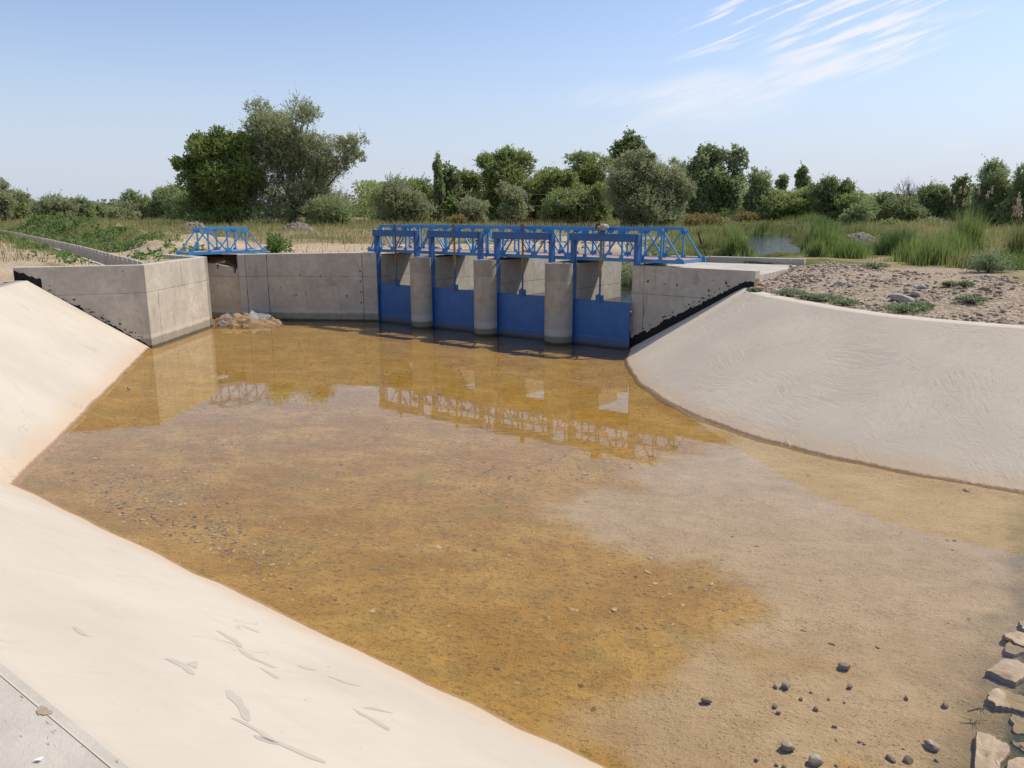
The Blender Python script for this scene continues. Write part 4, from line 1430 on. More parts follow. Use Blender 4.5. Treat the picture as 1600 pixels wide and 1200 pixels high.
# notched panel under the small footbridge
f = empty('notched_panel')
tag(f, 'notched concrete wall panel under the small blue footbridge', 'wall panel')
a = np.array([-11.88, 29.69]); b = np.array([-10.20, 29.30])
t = (b - a) / np.linalg.norm(b - a); nn = np.array([-t[1], t[0]])
prof = [(0, 2.20), (.57, 2.13), (.62, 1.93), (.70, 1.93), (.74, 2.11), (1.30, 2.02), (1.35, 1.79), (1.43, 1.79), (1.48, 1.99), (1.72, 1.95)]
vs = [(*(a + t * q), z) for q, z in prof] + [(*(a + t * 1.72), -.4), (*a, -.4)] + [(*(a + t * q + nn * .1), z) for q, z in prof] + [(*(a + t * 1.72 + nn * .1), -.4), (*(a + nn * .1), -.4)]
K = 12
fs = [tuple(range(K)), tuple(range(K, 2 * K))[::-1]] + [(i, K + i, K + (i + 1) % K, (i + 1) % K) for i in range(K)]
mb = MB(); mb.add(vs, fs); o = mb.build('panel', M_WALL, f)
bm = bmesh.new(); bm.from_mesh(o.data); bmesh.ops.recalc_face_normals(bm, faces=bm.faces); bm.to_mesh(o.data); bm.free()
# soil behind the panel
mb = MB()
def lump_field(name, cx, cy, rx, ry, z0, h, mat, seed, n=48, parent=None, rough=.35, rot=0):
    vs = []; fs = []
    for i in range(n + 1):
        for j in range(n + 1):
            x = -1 + 2 * i / n; y = -1 + 2 * j / n
            r_ = math.hypot(x, y)
            e = max(0, 1 - r_ ** 2)
            z = h * e * (1 + rough * fbm(x * 2, y * 2, seed, 1.3, 4)) + h * .28 * fbm(x * 6, y * 6, seed + 9, 1.3, 3) * min(1, e * 3)
            X, Y = x * rx, y * ry
            vs.append((cx + X * math.cos(rot) - Y * math.sin(rot), cy + X * math.sin(rot) + Y * math.cos(rot), z0 + z - .05 * (r_ > .97)))
    for i in range(n):
        for j in range(n):
            a_ = i * (n + 1) + j
            fs.append((a_, a_ + n + 1, a_ + n + 2, a_ + 1))
    return mesh_py(name, vs, fs, mat, parent, smooth=True)


tag(lump_field('soil_fill', -12.0, 32.1, 2.7, 2.0, 1.66, .80, M_SOIL, 4), 'brown stony soil heaped under the small blue footbridge', 'soil heap')
heap = lump_field('soil_heap', -10.0, 28.6, 1.6, .95, -.13, .34, M_SOIL, 2, rough=.8)
for k in range(30):
    s = random.uniform(.3, L_RW - .6); z = limr(s) + .30 - .03 * s + random.random() ** 2 * .14
    w, h = random.uniform(.01, .05), random.uniform(.01, .03)
    mesh_py('tar_splash', [wall_pt(s - w, z, RW0, DRW, -NRW), wall_pt(s, z - h, RW0, DRW, -NRW), wall_pt(s + w, z - h * .2, RW0, DRW, -NRW), wall_pt(s + w * .4, z + h, RW0, DRW, -NRW), wall_pt(s - w * .6, z + h * .8, RW0, DRW, -NRW)], [(0, 1, 2, 3, 4)], M_TAR, rw_o)
tag(heap, 'orange soil heap at the water edge under the small footbridge', 'soil heap')


def sheet(name, pts, mat, label, cat, seed, amp=.08):
    """crumpled torn sheet through a loop of points"""
    pts = [np.array(p, float) for p in pts]
    c = sum(pts) / len(pts)
    vs = [tuple(c)]; fs = []
    K = 5
    n = len(pts)
    for k in range(1, K + 1):
        for i, p in enumerate(pts):
            q = c + (p - c) * k / K
            q = q + np.array([fbm(q[0] * 3, q[1] * 3, seed, 1, 3), fbm(q[1] * 3, q[2] * 3, seed + 5, 1, 3), fbm(q[0] * 4, q[2] * 4, seed + 9, 1.5, 3)]) * amp
            vs.append(tuple(q))
    for i in range(n): fs.append((0, 1 + i, 1 + (i + 1) % n))
    for k in range(K - 1):
        for i in range(n):
            a_ = 1 + k * n + i; b_ = 1 + k * n + (i + 1) % n
            fs.append((a_, a_ + n, b_ + n, b_))
    o = mesh_py(name, vs, fs, mat)
    m_ = o.modifiers.new('thick', 'SOLIDIFY'); m_.thickness = .008
    return tag(o, label, cat)


sheet('torn_sheet', [(-9.9, 28.2, .12), (-9.5, 28.1, .05), (-9.1, 28.3, .1), (-9.0, 28.7, .28), (-9.3, 29.1, .42), (-9.8, 29.0, .48), (-9.85, 28.6, .36)], M_TARP, 'torn grey-blue plastic sheet on the right side of the soil heap', 'plastic sheet', 3, .13)
sheet('torn_sheet', [(-10.75, 27.95, .05), (-10.4, 27.85, .05), (-10.25, 28.2, .3), (-10.5, 28.6, .42), (-10.85, 28.4, .3)], M_TARP, 'small torn grey sheet against the sunlit wing wall beside the soil heap', 'plastic sheet', 13, .13)

# ------------------------------------------------------------------ stones
def stone_mesh(seed, sub=3, rough=.7, flat=.6):
    bm = bmesh.new()
    bmesh.ops.create_icosphere(bm, subdivisions=sub, radius=1)
    rr = random.Random(seed)
    ax = [(rr.gauss(0, 1), rr.gauss(0, 1), rr.gauss(0, 1)) for _ in range(7)]
    ax = [Vector(a).normalized() for a in ax]
    for v in bm.verts:
        n = v.co.normalized()
        k = 1 + rough * .6 * fbm(n.x, n.y, n.z + seed * 3.3, 1.0, 2)
        for a in ax:                                   # shallow facets
            dd = n.dot(a) * k
            if dd > .68: k *= .68 / dd
        v.co = n * k
        v.co.z *= flat
    me = bpy.data.meshes.new('stone'); bm.to_mesh(me); bm.free()
    for p in me.polygons: p.use_smooth = True
    return me


water_stones = [
    (1104, 1085, 8, 'd', 'reddish brown stone alone in the shallows left of the group of pebbles'),
    (1320, 1033, 9, 'd', 'dark topped wet stone farthest from the camera in the pebble group'),
    (1229, 1062, 8, 'l', 'pale oblong pebble with a smaller one touching its left side'),
    (1230, 1158, 11, 'l', 'large angular grey stone at the bottom of the pebble group'),
    (1273, 1180, 12, 'l', 'large rounded pale stone nearest the camera in the pebble group'),
    (1455, 1156, 11, 'l', 'smooth pale rounded stone standing alone near the riprap'),
    (1393, 1175, 7, 'd', 'small brown pyramid shaped stone left of a wet dark one'),
    (1421, 1177, 8, 'd', 'wet brown stone just right of the small pyramid shaped one'),
    (1478, 1093, 6, 'd', 'flat dark stone closest to the riprap edge'),
    (202, 604, 4, 'l', 'small white stone in the water below the left wing wall'),
    (1510, 762, 5, 'l', 'small pale stone at the foot of the right bank'),
]
small = [(1213, 1063, 5), (1329, 1064, 6), (1212, 1093, 6), (1217, 1103, 5), (1276, 1098, 6), (1253, 1082, 4.5), (1418, 1081, 5), (1305, 1125, 5), (1465, 1178, 5),
         (1249, 1195, 7), (1227, 1187, 5), (1330, 1191, 5), (1308, 1146, 3.5), (1413, 1160, 3.5), (1268, 1072, 3), (1296, 1083, 3), (1320, 1088, 3), (1183, 1176, 4), (1214, 1184, 4), (1308, 1186, 4), (1345, 1149, 4), (1352, 1152, 4)]
smesh = [stone_mesh(i) for i in range(10)]
for m_ in smesh: m_.materials.append(M_STONE)
smeshd = []
for m_ in smesh:
    c_ = m_.copy(); c_.materials.clear(); c_.materials.append(M_STONED); smeshd.append(c_)


def put_stone(x, y, rpx, me, label, zlift=.0, group='stones in the shallow water', name='stone'):
    p = at_z(x, y + rpx * .3, 0)
    r_ = rpx * np.linalg.norm(p - np.array([0, 0, EYE])) / 1240
    o = bpy.data.objects.new(name, me); COL.objects.link(o)
    o.location = (p[0], p[1], -.02 + zlift)
    o.location.z = -.062 + r_ * .5
    o.scale = (r_ * 1.0, r_ * random.uniform(.75, .95), r_)
    o.rotation_euler = (random.uniform(-.2, .2), random.uniform(-.2, .2), random.uniform(0, 6))
    return tag(o, label, 'stone', group)


for i, (x, y, rp, k, lab) in enumerate(water_stones):
    o = put_stone(x, y, rp, (smesh if k == 'l' else smeshd)[i % 10], lab)
    pass
for i, (x, y, rp) in enumerate(small):
    put_stone(x, y, rp * .8, (smeshd if i % 3 else smesh)[(i * 3) % 10], 'small pebble lying in the shallows at the lower right of the pool', group='small pebbles in the shallows')

rip_px = [
    ([(1527, 1131), (1549, 1136), (1563, 1146), (1582, 1160), (1563, 1187), (1566, 1202), (1522, 1192)], .07, 'big four sided tan slab at the bottom corner, nearest to the camera'),
    ([(1560, 1070), (1603, 1085), (1612, 1112), (1582, 1104), (1557, 1102), (1542, 1092), (1545, 1081)], .01, 'wide tan slab barely awash above the yellow algae'),
    ([(1542, 1038), (1563, 1026), (1588, 1025), (1606, 1030), (1610, 1044), (1590, 1059), (1570, 1050)], .06, 'tilted tan slab with a dark gap under its front edge'),
    ([(1568, 987), (1578, 982), (1605, 981), (1612, 1008), (1572, 992)], .05, 'pointed tan slab farther up along the riprap edge'),
    ([(1570, 1012), (1576, 1001), (1605, 1004), (1612, 1017), (1584, 1024), (1568, 1019)], -.02, 'sunken slab between the pointed slab and the tilted slab'),
    ([(1580, 1151), (1608, 1157), (1612, 1172), (1590, 1160)], .03, 'thin sliver of slab right of the big four sided one'),
    ([(1574, 1184), (1597, 1174), (1622, 1182), (1622, 1215), (1566, 1212)], .05, 'rough slab cut by the bottom right corner of the photo'),
    ([(1578, 1115), (1592, 1121), (1612, 1133), (1612, 1150), (1584, 1148), (1580, 1130)], -.03, 'greenish sunken slab behind the big four sided one'),
    ([(1594, 966), (1612, 960), (1616, 978), (1598, 978)], .04, 'small slab at the very edge, topmost of the riprap'),
]
for k, (pp, zt, lab) in enumerate(rip_px):
    top = [at_z(x, y, zt)[:2] for x, y in pp]
    c_ = sum(top) / len(top)
    rr = random.Random(k)
    tilt = (rr.uniform(-.04, .04), rr.uniform(-.04, .04))
    # refine outline
    ring = []
    for i in range(len(top)):
        a_, b_ = top[i], top[(i + 1) % len(top)]
        for q in range(5):
            f_ = q / 5
            p = a_ + (b_ - a_) * f_ + np.array([rr.uniform(-1, 1), rr.uniform(-1, 1)]) * .012
            ring.append(p)
    n = len(ring); vs = []; fs = []
    levels = [(.0, .0), (.35, 0), (.65, 0), (.95, 0), (1.0, -.02), (1.02, -.08), (1.05, -.28)]
    vs.append((*c_, zt * .24 - .003))
    for li, (f_, dz) in enumerate(levels[1:]):
        for p in ring:
            q = c_ + (p - c_) * f_
            z = zt * .24 - .003 + dz + tilt[0] * (q[0] - c_[0]) + tilt[1] * (q[1] - c_[1]) + .022 * fbm(q[0] * 5, q[1] * 5, k, 1, 4)
            vs.append((q[0], q[1], z))
    for i in range(n): fs.append((0, 1 + i, 1 + (i + 1) % n))
    for l in range(len(levels) - 2):
        for i in range(n):
            a_ = 1 + l * n + i; b_ = 1 + l * n + (i + 1) % n
            fs.append((a_, a_ + n, b_ + n, b_))
    o = mesh_py('riprap_slab', vs, fs, M_RIP)
    bm = bmesh.new(); bm.from_mesh(o.data); bmesh.ops.recalc_face_normals(bm, faces=bm.faces); bm.to_mesh(o.data); bm.free()
    if o.data.polygons[0].normal.z < 0: o.data.flip_normals()
    tag(o, lab, 'stone slab', 'riprap slabs in the water')


# scattered stones as one sheet of gravel
def scatter_stones(name, X, Y, Zf, size, mat, seed, flat=.6, sink=.3, shard=False):
    rg = np.random.default_rng(seed)
    bm = bmesh.new(); bmesh.ops.create_icosphere(bm, subdivisions=1, radius=1)
    base = np.array([v.co[:] for v in bm.verts]); tri = np.array([[v.index for v in f.verts] for f in bm.faces]); bm.free()
    if shard:
        base = np.array([(1, 0, .2), (.3, .8, 0), (-.7, .5, .5), (-1, -.2, 0), (-.2, -.9, .3), (.6, -.7, 0), (0, 0, .9)], float)
        tri = np.array([(0, 1, 6), (1, 2, 6), (2, 3, 6), (3, 4, 6), (4, 5, 6), (5, 0, 6)])
    n = len(X)
    Z = Zf(X, Y)
    nb = len(base)
    sc = size * rg.uniform(.6, 1.3, (n, 1)) if np.isscalar(size) else size[:, None]
    ax = np.stack([rg.uniform(.7, 1.4, n), rg.uniform(.6, 1.1, n), rg.uniform(.4, .8, n) * flat * 1.5], 1) * sc
    jit = 1 + rg.uniform(-.22, .22, (n, nb, 1)) * (2.2 if shard else 1)
    v = base[None] * jit * ax[:, None, :]
    a = rg.uniform(0, 6.28, n); ca_, sa_ = np.cos(a)[:, None], np.sin(a)[:, None]
    vx = v[..., 0] * ca_ - v[..., 1] * sa_; vy = v[..., 0] * sa_ + v[..., 1] * ca_
    out = np.stack([vx + X[:, None], vy + Y[:, None], v[..., 2] + Z[:, None] + ax[:, 2:3] * (1 - sink) * .6], -1).reshape(-1, 3)
    t = (tri[None] + (np.arange(n) * nb)[:, None, None]).reshape(-1, 3)
    tone = np.repeat(rg.random(n), len(tri))
    return mesh_np(name, out, tris=t, mat=mat, attrs={'tone': ('FACE', tone)})


def tone_mat(name, a, b, mid=None):
    m, nt = material(name)
    f = nt.n('ShaderNodeAttribute', attribute_name='tone').outputs['Fac']
    p = pos(nt)
    c = nt.mix(f, a, b)
    c = nt.mix(nt.ramp(nt.noise(p, 20, 4), .4, .7, 0, .5), c, tuple(x * .65 for x in a))
    finish(nt, c, .9, nt.noise(p, 60, 3), .3, .01, .2)
    return m


M_GRAV = tone_mat('mixed gravel', (.26, .19, .135), (.58, .48, .37))
rg = np.random.default_rng(11)
cand_x = []; cand_y = []
for _ in range(9000):
    i = rg.integers(0, 12); a_ = rg.random()
    i = min(i, len(RCo) - 2)
    p = RCo[i] * (1 - a_) + RCo[i + 1] * a_
    q = p + np.array([.62, .78]) * (rg.random() ** 1.2) * 6.5
    cand_x.append(q[0]); cand_y.append(q[1])
X = np.array(cand_x); Y = np.array(cand_y)
dd, _ = seg_dist(X, Y, [tuple(c) for c in RCo]); dens = np.array([fbm(a, b, 1, .8, 3) for a, b in zip(X, Y)])
ok = ~inside(X, Y, platpoly) & ~inside(X, Y, hole) & (dd > .06)
ok &= (dens + rg.uniform(-.4, .4, len(X)) > -.15)
X, Y = X[ok], Y[ok]
size = .013 + .055 * rg.random(len(X)) ** 6 + .010 * rg.random(len(X))
o = scatter_stones('gravel', X, Y, ground_z, size, M_GRAV, 12)
tag(o, 'mixed gravel strewn along the right bank behind the crest', 'gravel', kind='stuff')
# rubble upstream between the footbridge and the trees
n = 1500
X = rg.uniform(-7, 9, n); Y = rg.uniform(33, 50, n)
dens = np.array([fbm(a, b, 4, .3, 3) for a, b in zip(X, Y)])
dw, par = seg_dist(X, Y, RIVER)
ok = (dens + .15 * rg.standard_normal(n) > .05) & (dw > 5) & riv_clear(X, Y, 1.5)
X, Y = X[ok], Y[ok]
o = scatter_stones('rubble', X, Y, ground_z, .05 + .10 * rg.random(len(X)) ** 3, M_GRAV, 5)
tag(o, 'pale stones scattered on the sandy bank beyond the long footbridge', 'rubble', kind='stuff')
# soil clods under the small bridge
X = rg.normal(-10.2, .8, 900); Y = rg.normal(28.5, .4, 900)
hz = lambda x, y: -.13 + .36 * np.clip(1 - ((x + 10.05) / 1.35) ** 2 - ((y - 28.55) / .95) ** 2, 0, 1)
ok = hz(X, Y) > -.1
o = scatter_stones('soil_clods', X[ok], Y[ok], hz, .015 + .04 * rg.random(int(ok.sum())) ** 3, tone_mat('soil clods', (.20, .13, .075), (.46, .35, .24)), 8)
tag(o, 'crumbs of orange soil and stone on the heap under the footbridge', 'soil clods', kind='stuff')

# algae flakes and mud clots lying on the bed
M_FLAKE = tone_mat('algae flakes', (.19, .12, .045), (.62, .48, .26))
n = 150000
X = rg.uniform(-12, 9, n); Y = rg.uniform(4.5, 29, n)
clus = np.array([fbm(a, b, 2, .55, 3) for a, b in zip(X, Y)])
dcorner, _ = seg_dist(X, Y, [tuple(at_z(110, 760, 0)[:2]), tuple(at_z(200, 820, 0)[:2]), tuple(at_z(290, 860, 0)[:2])])
dl2 = (X - TC[0]) * -N2[0] + (Y - TC[1]) * -N2[1]
tongue = [tuple(at_z(x, y, 0)[:2]) for x, y in [(900, 890), (1060, 880), (1150, 980), (1060, 1040), (900, 1050)]]
dt = inside(X, Y, tongue)
snd_in = inside(X, Y, SANDP)
prob = .05 + .55 * np.clip(clus, 0, 1) ** 1.3 + .75 * np.exp(-(dcorner / 1.3) ** 2) + .12 * dt + .10 * (Y > 17)
prob = np.where(snd_in, prob * .12, prob)
ok = (rg.random(n) < prob) & inside(X, Y, WP2) & (dl2 > .25)
dRT, _ = seg_dist(X, Y, [tuple(t_) for t_ in RT]); ok &= dRT > .3
dd_ap = (X - APR[0][0]) * apn[0] + (Y - APR[0][1]) * apn[1]
ok &= dd_ap < -.1
X, Y = X[ok], Y[ok]
sz = .008 + .032 * rg.random(len(X)) ** 2.8 + .004 * np.clip(Y - 12, 0, 10) / 10
zb = lambda x, y: -.058 - .04 * (1 - sstep(x * D2[0] + y * D2[1], -6, 1))
o = scatter_stones('algae_flakes', X, Y, zb, sz, M_FLAKE, 13, flat=.38, sink=.6, shard=True)
tag(o, 'curled flakes of brown algae and mud on the bed of the shallow pool', 'algae', kind='stuff')

# twig at the riprap
mb = MB()
p0 = at_z(1512, 1112, .03); p1 = at_z(1546, 1108, .05)
mb.tube([tuple(p0), tuple((p0 + p1) / 2 + np.array([0, 0, .02])), tuple(p1)], [.006, .008, .004], 6)
for a_, b_ in [((1528, 1110), (1530, 1101)), ((1534, 1109), (1538, 1117)), ((1536, 1109), (1540, 1103)), ((1532, 1110), (1533, 1120))]:
    mb.tube([tuple(at_z(*a_, .04)), tuple(at_z(*b_, .05))], [.004, .0015], 5)
tag(mb.build('twig', M_DEADW), 'dry forked twig stuck at the edge of the riprap', 'twig')
# leaning rod in the grass
pt_ = at_z(1097, 400, 2.4); top_ = at_y(1096, 362, pt_[1])
mb = MB(); mb.tube([(pt_[0] + .22, pt_[1], pt_[2] - .2), (pt_[0] - .18, pt_[1], top_[2] - .05)], [.022, .018], 7)
mb.tube([(pt_[0] - .08, pt_[1], top_[2] - .45), (pt_[0] - .21, pt_[1] - .02, top_[2] - .02)], [.03, .02], 6)
tag(mb.build('iron_rod', M_DARKR), 'dark iron rod leaning in the grass beyond the right end of the footbridge', 'rod')
# litter on the crest
p = at_z(60, 1183, ZC + .03)
mb = MB(); mb.add([(p[0] - .016, p[1] - .005, p[2] - .008), (p[0] + .010, p[1] - .007, p[2] - .006), (p[0] + .017, p[1] + .006, p[2] - .003), (p[0] - .004, p[1] + .009, p[2] - .007)], [(0, 1, 2), (0, 2, 3)])
M_WHITE = simple('white paper', (.75, .75, .73), (.85, .85, .83), 9, .8, .1, .01, .2)
tag(mb.build('paper_scrap', M_WHITE), 'tiny white scrap of paper on the grey crest at the lower left', 'litter')


# ------------------------------------------------------------------ foliage
def leaves(C, D, L, Wd, rg, tone, name, mat, parent=None):
    """diamond leaves: centres C, directions D, length L, width Wd"""
    n = len(C)
    D = D / (np.linalg.norm(D, axis=1, keepdims=True) + 1e-9)
    rnd = rg.standard_normal((n, 3))
    S_ = np.cross(D, rnd); S_ /= (np.linalg.norm(S_, axis=1, keepdims=True) + 1e-9)
    L = np.broadcast_to(L, (n,))[:, None]; Wd = np.broadcast_to(Wd, (n,))[:, None]
    v = np.stack([C - D * L * .5, C + S_ * Wd * .5, C + D * L * .5, C - S_ * Wd * .5], 1).reshape(-1, 3)
    q = np.arange(4 * n).reshape(-1, 4)
    return mesh_np(name, v, quads=q, mat=mat, parent=parent, attrs={'tone': ('FACE', tone)})


def blades(X, Y, Z, H, Wd, lean, rg, name, mat, parent=None, seg=3, curl=.35):
    n = len(X)
    a = rg.uniform(0, 6.283, n)
    dx, dy = np.cos(a), np.sin(a)
    wa = rg.uniform(0, 6.283, n); wx, wy = np.cos(wa), np.sin(wa)
    ln_ = lean * rg.random(n)
    vs = []
    for k in range(seg + 1):
        f_ = k / seg
        off = H * (ln_ * f_ + curl * rg.random(n) * 0 + curl * ln_ * 2 * f_ ** 2.2)
        w = Wd * (1 - f_ ** 1.6) * .5 + .0005
        zc_ = Z + H * (f_ - .35 * ln_ * f_ ** 2)
        vs.append(np.stack([X + dx * off - wx * w, Y + dy * off - wy * w, zc_], 1))
        vs.append(np.stack([X + dx * off + wx * w, Y + dy * off + wy * w, zc_], 1))
    v = np.stack(vs, 1).reshape(-1, 3)
    K = 2 * (seg + 1)
    b = (np.arange(n) * K)[:, None]
    q = np.concatenate([np.stack([b[:, 0] + 2 * k, b[:, 0] + 2 * k + 1, b[:, 0] + 2 * k + 3, b[:, 0] + 2 * k + 2], 1)[:, None] for k in range(seg)], 1).reshape(-1, 4)
    tone = np.repeat(rg.random(n), seg)
    return mesh_np(name, v, quads=q, mat=mat, parent=parent, attrs={'tone': ('FACE', tone)})


def to_w(px, py, Y):
    return (px - 800) * Y / 1229.0, EYE - (py - 334) * Y / 1229.0


TREE_N = [0]


def tree(name, label, cat, Y, ells, leafmat, style='olive', trunk=None, group=None, dens=1.0, seed=None, trunk_mat=None, limbs=7, thick=.5):
    """ells: ellipses (cx, cy, rx, ry) in photograph pixels that outline the crown at distance Y"""
    TREE_N[0] += 1
    ells = list(ells)
    if name not in ('poplar_tree', 'open_tree', 'young_tree'):
        x_ = sum(e[0] for e in ells) / len(ells)
        yg = 334 + (EYE - gz1((x_ - 800) * Y / 1229., Y)) * 1229. / Y
        if cat in ('bush', 'shrub'):
            for e in list(ells):
                if e[1] + e[3] * .55 < yg:
                    t_ = e[1] + e[3] * .3
                    ells.append((e[0], (t_ + yg) / 2, e[2] * .92, max(4, (yg - t_) / 2 + 2)))
        else:
            xa = min(e[0] - e[2] for e in ells); xb = max(e[0] + e[2] for e in ells); yb_ = max(e[1] + e[3] * .4 for e in ells)
            if yb_ < yg - 3:
                ells.append(((xa + xb) / 2 - (xb - xa) * .08, (yb_ + yg) / 2, (xb - xa) * .33, (yg - yb_) / 2 + 5))
                ells.append(((xa + xb) / 2 + (xb - xa) * .20, (yb_ + yg) / 2 + 4, (xb - xa) * .2, (yg - yb_) / 2))
    rg = np.random.default_rng((seed or TREE_N[0]) + 100)
    g = empty(name)
    k = Y / 1229.0
    bxp = trunk if trunk is not None else sum(e[0] for e in ells) / len(ells)
    bx_ = (bxp - 800) * k
    bz = gz1(bx_, Y)
    g.location = (bx_, Y, bz)
    area = sum(math.pi * e[2] * e[3] for e in ells) * .41       # in render pixels
    N = int(min(150000, max(1500, area * 12.0 * dens)))
    px = k * 1.5625                                            # a render pixel in metres at this distance
    wts = np.array([e[2] * e[3] for e in ells], float); wts /= wts.sum()
    if style == 'olive':
        shoots = N // 9; per = 9; Ls = .55; leafL, leafW = px * 1.9, px * .75; up = .55
    elif style == 'willow':
        shoots = N // 8; per = 8; Ls = .42; leafL, leafW = px * 1.7, px * .9; up = .1
    elif style == 'poplar':
        shoots = N // 8; per = 8; Ls = .5; leafL, leafW = px * 1.5, px * 1.1; up = 1.3
    else:
        shoots = N // 7; per = 7; Ls = .40; leafL, leafW = px * 1.8, px * 1.35; up = .15
    # clump centres: sub-masses inside each ellipse
    cl = []; clr = []
    for e, w in zip(ells, wts):
        nc = max(6, int(30 * math.sqrt(w) + 18 * w))
        k_ = k * 1.10
        for _ in range(nc):
            d = rg.standard_normal(3); d /= np.linalg.norm(d)
            r_ = .42 + .45 * rg.random() ** .7
            if rg.random() < .25: r_ *= rg.random()
            rx = e[2] * k_; rz = e[3] * k; ry = max(rx * .85, rz * .45) if e[2] > 18 else rx
            cx_, cz_ = to_w(e[0], e[1], Y)
            cl.append((cx_ + d[0] * rx * r_, Y + d[1] * ry * r_, cz_ + d[2] * rz * r_))
            clr.append((rx * rg.uniform(.30, .50), ry * rg.uniform(.30, .50), rz * rg.uniform(.26, .46)))
    cl = np.array(cl); clr = np.array(clr)
    wcl = clr[:, 0] * clr[:, 2]; wcl /= wcl.sum()
    ci = rg.choice(len(cl), shoots, p=wcl)
    d = rg.standard_normal((shoots, 3)); d /= np.linalg.norm(d, axis=1, keepdims=True)
    rad = rg.random(shoots) ** .38
    base = cl[ci] + d * clr[ci] * rad[:, None]
    out = d + np.array([0, 0, up]) + .45 * rg.standard_normal((shoots, 3))
    if style == 'willow': out[:, 2] += .15
    out /= np.linalg.norm(out, axis=1, keepdims=True)
    slen = Ls * clr[ci].mean(axis=1) * rg.uniform(.4, 1.3, shoots)
    long_ = rg.random(shoots) < .07
    slen = np.where(long_, slen * 2.2, slen)
    f_ = (np.arange(per) + .5) / per
    C = base[:, None, :] + out[:, None, :] * (slen[:, None] * f_)[..., None] + rg.standard_normal((shoots, per, 3)) * px * .55
    Dl = out[:, None, :] + .8 * rg.standard_normal((shoots, per, 3))
    C = C.reshape(-1, 3); Dl = Dl.reshape(-1, 3)
    okm = C[:, 2] > bz + .02
    ctone = rg.random(len(cl))
    tone = (.45 * np.repeat(ctone[ci], per) + .55 * rg.random(len(C)))
    C = C[okm]; Dl = Dl[okm]; tone = tone[okm]
    sz = rg.uniform(.7, 1.35, len(C))
    C = C - np.array([bx_, Y, bz])
    leaves(C, Dl, leafL * sz, leafW * sz, rg, np.clip(tone, 0, 1), 'crown', leafmat, g)
    # trunk and limbs
    zs = cl[:, 2] - bz
    H = max(zs.max(), .6)
    mb = MB()
    tr = max(.03, H * .030) * thick * 2
    fork = Vector(((np.average(cl[:, 0], weights=wcl) - bx_) * .3, 0, H * .28))
    lean = Vector((rg.uniform(-.03, .03) * H, rg.uniform(-.03, .03) * H, 0))
    mb.tube([(0, 0, -.3), tuple(fork * .5 + lean * .6), tuple(fork + lean)], [tr * 1.25, tr, tr * .8], 8)
    order = rg.permutation(len(cl))[:limbs * 3]
    for n_, j in enumerate(order):
        tgt = Vector((cl[j, 0] - bx_, cl[j, 1] - Y, cl[j, 2] - bz))
        start = (fork + lean) * rg.uniform(.45, 1.0)
        mid = start.lerp(tgt, .5) + Vector((0, 0, -.06 * H)) * rg.uniform(0, 1.2) + Vector(rg.standard_normal(3)) * .03 * H
        r0 = tr * rg.uniform(.3, .55)
        mb.tube([tuple(start), tuple(mid), tuple(tgt)], [r0, r0 * .55, r0 * .15], 5)
    mb.build('trunk', trunk_mat or M_BARK, g)
    tag(g, label, cat, group)
    return g


GB = 'trees and bushes along the horizon'
# --- the big pair left of centre
tree('silvery_tree', 'largest silver-leaved tree with a long limb reaching right, left of the gates', 'tree', 74,
     [(455, 215, 52, 56), (430, 190, 30, 28), (478, 186, 34, 26), (420, 260, 48, 50), (480, 262, 55, 40), (547, 232, 28, 32), (520, 238, 34, 24), (565, 245, 13, 24), (448, 320, 70, 34), (500, 318, 42, 32), (395, 245, 25, 34), (400, 235, 24, 22), (385, 300, 40, 42), (515, 262, 36, 26), (405, 275, 34, 40), (450, 225, 48, 44), (490, 295, 50, 36), (420, 205, 24, 30)],
     L_OLIVE, 'olive', trunk=455, dens=1.25, limbs=11)
tree('mulberry_tree', 'dark green broad-leaved tree left of the big silvery one', 'tree', 72,
     [(345, 262, 48, 46), (318, 250, 34, 36), (362, 240, 34, 32), (300, 255, 24, 22), (345, 305, 36, 40), (378, 275, 30, 50), (292, 262, 14, 15), (320, 285, 34, 30), (350, 335, 36, 20)],
     L_GREEN, 'broad', trunk=352, dens=1.15, limbs=9)
tree('silvery_bush', 'low pale bush at the right foot of the big silvery tree', 'bush', 70, [(512, 330, 28, 20), (535, 338, 20, 13)], L_OLIVEG, 'olive', dens=1.0, group=GB)
tree('silvery_bush', 'dark rounded bush under the left side of the big dark tree', 'bush', 82, [(303, 322, 26, 24), (325, 325, 22, 22)], L_OLIVEG, 'olive', group=GB)
# --- left horizon
left = [(-8, 305, 26, 30, 'reddish-edged grey bush cut by the left edge of the photo'), (22, 318, 24, 22, 'dark grey-green bush, second from the left edge'),
        (52, 326, 18, 14, 'low grey bush between two taller ones at the far left'), (86, 322, 26, 17, 'round pale bush, widest of the far left ones'),
        (130, 324, 16, 14, 'small dark bush with a pointed top on the left horizon'), (152, 328, 16, 12, 'low dark bush right of the pointed one on the left horizon'),
        (182, 332, 12, 9, 'tiny low bush in the gap of the left horizon'), (213, 314, 17, 20, 'tallest grey tree of the left horizon'), (232, 325, 22, 17, 'round silver bush right of the tallest left grey tree'),
        (200, 330, 16, 13, 'low pale bush in front of the tallest left grey tree'), (262, 318, 22, 22, 'silver bush left of the dark green tree'), (285, 316, 22, 26, 'olive bush touching the dark green tree')]
for i, (x, y, rx, ry, lab) in enumerate(left):
    tree('grey_bush', lab, 'bush', 104 + (i * 7) % 19, [(x, y, rx, ry), (x + rx * .4, y + ry * .4, rx * .7, ry * .7), (x - rx * .45, y + ry * .45, rx * .7, ry * .6)], L_OLIVEG if i % 3 else L_OLIVE, 'olive', group=GB, dens=.9, limbs=3)
